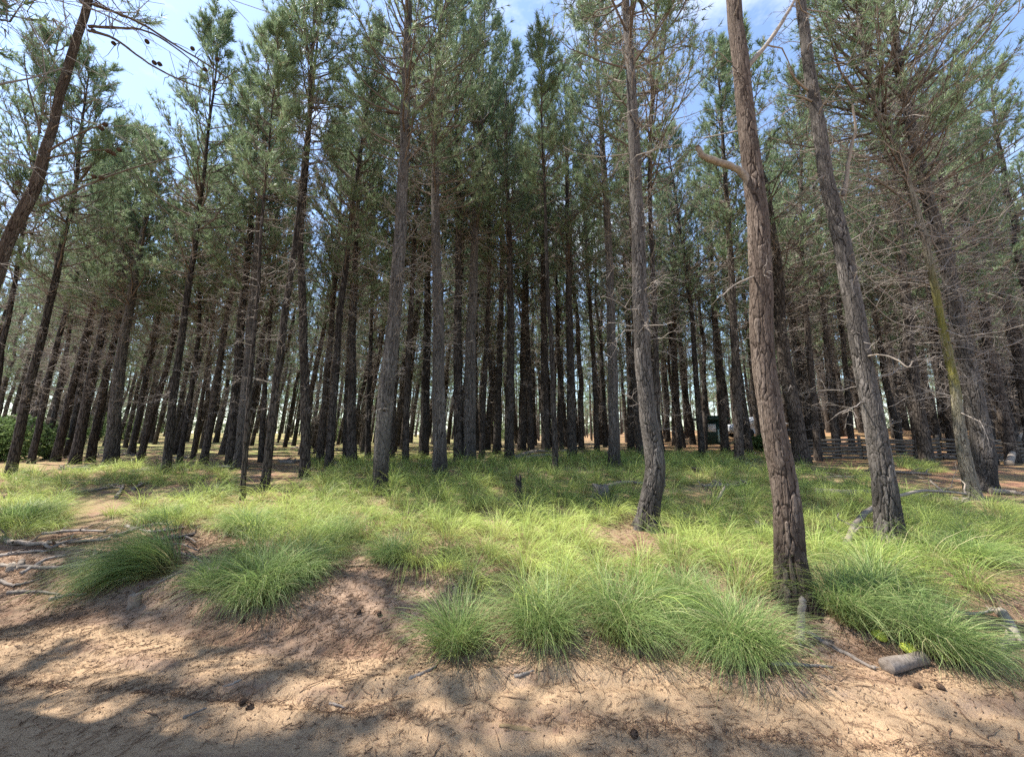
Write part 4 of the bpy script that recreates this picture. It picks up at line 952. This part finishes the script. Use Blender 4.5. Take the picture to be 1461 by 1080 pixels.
# stumps
def stump(px0, py0, w, h, label, mat, cat='stump', name='tree_stump', jag=.3, lean=(0, 0)):
    b = hit(px0, py0); r = w/2/FPX*axdepth(b); k, n = 26, 22
    th = np.arange(k)*2*pi/k; V = []
    Rr = np.random.default_rng(int(px0)); top = 1 - jag*np.abs(vnoise(np.cos(th)*1.6+3, np.sin(th)*1.6+px0))
    for i_ in range(n):
        t = i_/(n-1); rr = r*(1.12-.2*t)*(1+.22*fbm(np.cos(th)*3+px0, np.sin(th)*3, np.full(k, t*3.), 3))
        V.append(np.stack([rr*np.cos(th)+lean[0]*t, rr*np.sin(th)+lean[1]*t, -.05+(h+.05)*t*(top if t > .5 else 1-(1-top)*t*2)], 1))
    V.append(np.stack([V[-1][:, 0]*.4, V[-1][:, 1]*.4, V[-1][:, 2]*.93], 1)); V = np.concatenate(V)
    i = np.arange(n)[:, None]*k; j = np.arange(k)[None]
    Q = np.stack([i+j, i+(j+1) % k, i+k+(j+1) % k, i+k+j], -1).reshape(-1, 4)
    c = len(V); V = np.concatenate([V, V[-k:].mean(0)[None]]); T = np.array([[n*k+a, n*k+(a+1) % k, c] for a in range(k)])
    o = part(name, mesh_from(name, V, T, Q, None, [mat]), None, tuple(b)); tag(o, label, cat); return o
stump(740, 719, 9, .52, 'narrow charred black stub standing in bright grass at the centre', CHAR, jag=.4)
stump(857, 712, 24, .30, 'rotten grey brown stump in the grass left of the swollen footed pine', DARKW, jag=.8)
stump(22, 812, 17, .09, 'weathered grey wood chunk among the dead branches at the left edge', GREYW, jag=.7, cat='wood chunk', name='wood_chunk')
stump(192, 862, 15, .12, 'sawn pale grey log end beside the flattened tussock', GREYW, jag=.2, cat='wood chunk', name='wood_chunk', lean=(.04, -.05))
stump(302, 830, 16, .14, 'grey wood block between the small yellowish tussock and the dense one', GREYW, jag=.4, cat='wood chunk', name='wood_chunk')
stump(1086, 757, 15, .14, 'mottled grey stone like stump in the grass left of the reddish front pine', DARKW, jag=.8)
stump(1372, 722, 18, .16, 'round knotty stump at the end of the long pale branch', DARKW, jag=.5)
# cones on the ground
R = np.random.default_rng(31); gm = cone_mesh(.019, .046, 3)
for px0, py0, lab in [(1310, 983, 'pine cone on the sand below the short thick pale log'), (1343, 985, 'pine cone right of another below the short thick pale log'), (541, 878, 'pine cone low on the bare slope'), (512, 876, 'dark pine cone higher on the bare slope'), (345, 889, 'pine cone at the foot of the dense tussock by the path'), (346, 1005, 'pine cone alone on the sandy road at left'), (905, 1052, 'pine cone on the tyre line right of the bark strip'), (1041, 961, 'pine cone at the sand edge below the swirling tussock'), (700, 942, 'pine cone below the gap of the first two front tussocks'), (356, 1013, 'small cone piece on the road just right of another')]:
    p = hit(px0, py0); o = part('pine_cone', gm, None, (p[0], p[1], p[2]+.018)); o.rotation_euler = (pi/2*R.uniform(.8, 1.1), R.uniform(-.3, .3), R.uniform(0, 6)); tag(o, lab, 'pine cone', 'pine cones on the ground')
# two yellow green fungus caps
YG, nt = newmat('yellow_green_cap'); n = noise(nt, mapped(nt, (1, 1, 1)), 40, 3); finish(nt, mixc(nt, n, (.26, .32, .03), (.50, .52, .08)), .6)
for px0, py0, lab, w in ((1252, 912, 'upper yellow green cap under the combed over tussock', 18), (1294, 932, 'lower flatter yellow cap near the short thick pale log', 20)):
    b = hit(px0, py0); r = w/2/FPX*axdepth(b); t = np.linspace(0, 1, 12); k = 24; th = np.arange(k)*2*pi/k
    prof = np.concatenate([[r*.25, r*.25, r*.3], r*np.sin(np.linspace(1.75, .02, 12))]); zz = np.concatenate([[-.02, .02, .03], .03+.01+r*.75*np.cos(np.linspace(1.75, .02, 12))])
    V = np.concatenate([np.stack([p_*np.cos(th)*(1+.1*np.sin(3*th)), p_*np.sin(th), np.full(k, z_)], 1) for p_, z_ in zip(prof, zz)])
    i = np.arange(len(prof)-1)[:, None]*k; j = np.arange(k)[None]; Q = np.stack([i+j, i+(j+1) % k, i+k+(j+1) % k, i+k+j], -1).reshape(-1, 4)
    o = part('mushroom', mesh_from('mushroom', V, None, Q, None, [YG]), None, tuple(b)); o.rotation_euler = (.45, .1, 0); tag(o, lab, 'mushroom', 'yellow green caps at the tussock feet')

# litter: needles and crumbs strewn over road and slope
acc = Acc(); R = np.random.default_rng(3)
n_ = 115000; x = R.uniform(-6, 6, n_); y = 1.6+5.5*R.random(n_)**1.2
den = .35+.65*ss(-.5, .6, y-edge_y(x)); ln_ = R.random(n_); y = np.where(ln_ < .045, 2.42-.10*x+.02*np.sin(x*2)+R.normal(0, .035, n_), np.where(ln_ < .08, 2.05+.02*np.sin(x*3)+R.normal(0, .018, n_), y)); den = np.where(ln_ < .08, 1., den); k_ = R.random(n_) < den*(.5+.8*(fbm(x*2, y*2, None, 2, 8) > -.1)); x, y = x[k_], y[k_]; n_ = len(x)
a = R.uniform(0, pi, n_); l = R.uniform(.012, .06, n_)*(1+.8*(R.random(n_) < .05)); s = np.array([-.5, 0, .5])
P = np.empty((n_, 3, 3)); bend = R.normal(0, .12, n_)*l
P[:, :, 0] = x[:, None]+np.cos(a)[:, None]*l[:, None]*s; P[:, :, 1] = y[:, None]+np.sin(a)[:, None]*l[:, None]*s
P[:, 1, 0] -= np.sin(a)*bend; P[:, 1, 1] += np.cos(a)*bend
P[:, :, 2] = ground(P[:, :, 0].ravel(), P[:, :, 1].ravel()).reshape(n_, 3)+.003+R.random((n_, 3))*.005
acc.add(*tubes(P, (.0012*(1+.7*ss(-.2, .4, y-edge_y(x)))*(1+1.1*(R.random(n_) < .12)))[:, None]*np.ones((n_, 3)), 3), m=0)
n_ = 1300; x = R.uniform(-5.5, 5.5, n_); y = np.where(R.random(n_) < .75, edge_y(x)+R.uniform(-.35, 1.6, n_), R.uniform(1.7, 3.2, n_))
a = R.uniform(0, pi, n_); l = R.uniform(.02, .09, n_); s = np.linspace(-1, 1, 5)
P = np.stack([x[:, None]+np.cos(a)[:, None]*l[:, None]*s, y[:, None]+np.sin(a)[:, None]*l[:, None]*s, np.zeros((n_, 5))], -1)
P[:, :, :2] += R.normal(0, .06, (n_, 5, 2))*l[:, None, None]
P[:, :, 2] = ground(P[:, :, 0].ravel(), P[:, :, 1].ravel()).reshape(n_, 5)+.004+R.random((n_, 5))*.008
acc.add(*tubes(P, R.uniform(.0014, .0034, n_)[:, None]*np.array([1, 1.05, 1, .85, .5])[None], 5), m=0)
n_ = 8000; x = R.uniform(-5, 5, n_); y = 1.7+3*R.random(n_); y = np.where(R.random(n_) < .5, edge_y(x)-.15+R.normal(0, .14, n_), y)
P0 = np.stack([x, y, ground(x, y)+.003], 1); tet = nrm(R.normal(size=(n_, 4, 3)))*R.uniform(.003, .011, (n_, 1, 1))*(1+.8*(R.random((n_, 1, 1)) < .06))*np.array([1, 1, .6])
V = (P0[:, None]+tet).reshape(-1, 3); b4 = np.arange(n_)[:, None, None]*4; T = (b4+np.array([[0, 1, 2], [0, 2, 3], [0, 3, 1], [1, 3, 2]])[None]).reshape(-1, 3)
acc.add(V, None, T, 0)
m_, nt = newmat('brown_litter'); n = noise(nt, mapped(nt, (1, 1, 1)), 25, 3); finish(nt, mixc(nt, ramp(nt, n, [(.35, (0, 0, 0)), (.65, (1, 1, 1))]), (.085, .048, .03), (.30, .19, .12)), .9)
lo_ = part('pine_litter', acc.mesh('pine_litter', [m_])); lo_['kind'] = 'stuff'; lo_['label'] = 'fallen brown needles and crumbs strewn over the sand'

# ------------------------------------------------------------ behind the trees: rails, booth, car, shrub
RAIL = wood_mat('split_rail', (.07, .058, .048), (.17, .15, .125), 12)
ft = None
f0 = np.array([10.1, 14.2, 0]); f1 = np.array([20.5, 13.2, 0])
ft = thing('timber_rail_fence', 'low fence of stacked grey horizontal rails behind the right hand trunks', 'fence', (10.1, 14.2, float(ground(10.1, 14.2))))
off = np.array(ft.location)
npan = 4
for p_ in range(npan+1):
    q = f0+(f1-f0)*p_/npan; gz = float(ground(q[0], q[1]))
    P = np.array([[q[0], q[1]+.09, gz-.2], [q[0], q[1]+.09, gz+.3], [q[0]+.01, q[1]+.09, gz+.86]])
    a_ = Acc(); a_.add(*tubes(P[None], np.array([[.06, .058, .05]]), 9)); part('post', a_.mesh('post', [RAIL], True, off), ft)
for p_ in range(npan):
    for k_ in range(6):
        q = f0+(f1-f0)*p_/npan; q2 = f0+(f1-f0)*(p_+.985)/npan; z0_ = .08+.125*k_
        s = np.linspace(0, 1, 6)[:, None]; P = q*(1-s)+q2*s; P[:, 2] = ground(P[:, 0], P[:, 1])+z0_+.012*np.random.default_rng(p_*9+k_).normal(size=6)
        a_ = Acc(); a_.add(*tubes(P[None], np.full((1, 6), .040), 8)); part('rail', a_.mesh('rail', [RAIL], True, off), ft)
def boxv(a, lo, hi, m=0, bev=0):
    lo = np.array(lo); hi = np.array(hi); c = np.array([[x_, y_, z_] for z_ in (0, 1) for y_ in (0, 1) for x_ in (0, 1)])
    V = lo+(hi-lo)*c; a.add(V, np.array([[0, 2, 3, 1], [4, 5, 7, 6], [0, 1, 5, 4], [2, 6, 7, 3], [0, 4, 6, 2], [1, 3, 7, 5]]), None, m)
def flatmat(name, c, r=.6, sp=.3):
    m, nt = newmat(name); n = noise(nt, mapped(nt, (1, 1, 1)), 6, 4); finish(nt, mixc(nt, n, tuple(q*.8 for q in c), c), r, spec=sp); return m
DG = flatmat('dark_green_paint', (.02, .05, .04)); WP = flatmat('white_paint', (.75, .76, .78), .3, .5); GL = flatmat('dark_glass', (.03, .04, .05), .08, .6); TY = flatmat('tyre_rubber', (.02, .02, .02), .9); TL = flatmat('pale_teal_panel', (.45, .62, .58))
bx = 25.5*(1013-CX)/FPX; by = 25.5; bz = float(ground(bx, by))
bt = thing('booth', 'small dark green booth with overhanging roof seen between the trunks', 'booth', (bx, by, bz)); bo = np.zeros(3)
a_ = Acc(); boxv(a_, (-.62, -.5, -.1), (.62, .5, 1.55)); part('wall', a_.mesh('wall', [DG], False), bt)
a_ = Acc(); boxv(a_, (-.85, -.75, 1.55), (.85, .75, 1.72)); boxv(a_, (-.6, -.5, 1.72), (.6, .5, 1.86)); part('roof', a_.mesh('roof', [DG], False), bt)
a_ = Acc(); boxv(a_, (.1, -.52, .1), (.56, -.5, .95)); part('panel', a_.mesh('panel', [TL], False), bt, None, 'pale teal panel')
a_ = Acc(); boxv(a_, (-.5, -.52, .8), (0, -.5, 1.3)); part('window', a_.mesh('window', [WP], False), bt)
# parked white car, side on
cx_ = 27.5*(1078-CX)/FPX; cy_ = 27.5; ct = thing('parked_car', 'white parked car seen in slivers between the dark trunks', 'car', (cx_, cy_, float(ground(cx_, cy_))), None, .12)
def prof_body(name, prof, hw, mats, inset=.06):
    n = len(prof); V = []; xs_ = (-hw, -hw+inset, hw-inset, hw); sc_ = (.94, 1, 1, .94); pr = np.array(prof); c = pr.mean(0)
    for yy, s_ in zip(xs_, sc_): q = c+(pr-c)*s_; V.append(np.stack([q[:, 0], np.full(n, yy), q[:, 1]], 1))
    V = np.concatenate(V); Q = [[r*n+i_, r*n+(i_+1) % n, (r+1)*n+(i_+1) % n, (r+1)*n+i_] for r in range(3) for i_ in range(n)]
    T = []
    for r in (0, 3):
        V = np.concatenate([V, np.array([[c[0], xs_[r], c[1]]])]); T += [[r*n+i_, r*n+(i_+1) % n, len(V)-1] for i_ in range(n)]
    return mesh_from(name, V, np.array(T), np.array(Q), None, mats, smooth=False)
part('body', prof_body('body', [(-2.15, .35), (-2.2, .7), (-2.05, .92), (-1.2, .98), (1.75, 1.0), (2.1, .9), (2.15, .4), (1.8, .28), (-1.8, .28)], .86, [WP]), ct)
part('cabin', prof_body('cabin', [(-1.15, .97), (-.55, 1.40), (.0, 1.48), (1.1, 1.45), (1.75, .99)], .76, [WP]), ct)
for x0, x1 in ((-.85, .05), (.12, .95)):
    a_ = Acc(); V = np.array([[x0, -.775, 1.02], [x1, -.775, 1.02], [x1-.02, -.765, 1.36], [x0+.35 if x0 < 0 else x0, -.765, 1.36]]); V = np.concatenate([V, V+np.array([0, .01, 0])])
    a_.add(V, np.array([[0, 1, 2, 3], [7, 6, 5, 4], [0, 4, 5, 1], [1, 5, 6, 2], [2, 6, 7, 3], [3, 7, 4, 0]])); part('window', a_.mesh('window', [GL], False), ct)
for x0 in (-1.35, 1.35):
    for y0 in (-.8, .8):
        P = np.array([[x0, y0-.1, .32], [x0, y0+.1, .32]]); a_ = Acc(); a_.add(*tubes(P[None], np.array([[.32, .32]]), 20)); a_.add(*tubes(P[None, ::-1], np.array([[.32, .32]]), 20)); w_ = part('wheel', a_.mesh('wheel', [TY], False), ct)
# leafy shrubs
def shrub(px0, D, h, w, label, n_, seed, name='leafy_shrub'):
    x_ = D*(px0-CX)/FPX; b = np.array([x_, D, float(ground(x_, D))]); R = np.random.default_rng(seed)
    P = R.normal(size=(n_, 3)); P = nrm(P)*R.random((n_, 1))**.4*np.array([w/2, w/2, h*.55]); P[:, 2] = np.abs(P[:, 2]+h*.4)
    P *= (1+.25*fbm(P[:, 0]*2, P[:, 1]*2, P[:, 2]*2, 2, seed))[:, None]
    a_ = Acc(); D_ = nrm(P+R.normal(0, .6, P.shape)); needles(a_, P, D_, 5, .11, .06, .8, R, 0, np.clip(R.normal(.5, .2, n_), 0, .9))
    t = thing(name, label, 'shrub', tuple(b)); part('foliage', a_.mesh('foliage', [LEAF]), t)
    B = 14; az = R.uniform(0, 6.28, B); s = np.linspace(0, 1, 5); d = np.stack([np.cos(az)*.5, np.sin(az)*.5, np.full(B, 1.)], 1); d = nrm(d)
    SP = d[:, None]*(R.uniform(.6, 1, B)[:, None]*h*.8*s)[..., None]+R.normal(0, .03, (B, 5, 3))*s[None, :, None]; SP[:, 0, 2] = -.05
    a_ = Acc(); a_.add(*tubes(SP, np.full((B, 1), .02)*(1.1-.8*s)[None], 5)); part('stem', a_.mesh('stem', [LIVEB]), t)
LEAF = leafy('broad_leaf', (.06, .10, .035), (.11, .17, .06), (.20, .27, .10), (.3, .3, .12), .05, .4, .5)
shrub(-12, 13, 1.7, 3.4, 'bright green leafy shrub at the left edge', 3200, 4)
shrub(70, 24, 1.9, 4.0, 'green shrub in sunlight beyond the leaning left row', 2600, 5)
shrub(175, 30, 2.2, 5.0, 'wide shrub far behind the biggest left trunk', 2600, 6)
shrub(1086, 19, .9, 1.4, 'small green shrub left of the timber rails', 900, 7)
shrub(480, 38, 2.4, 5, 'pale green shrub glimpsed far back left of centre', 1800, 8)
shrub(700, 42, 2.4, 5, 'pale green shrub glimpsed far back at the centre', 1800, 12)
print('objects', len(bpy.data.objects), 'faces', sum(len(m.polygons) for m in bpy.data.meshes))
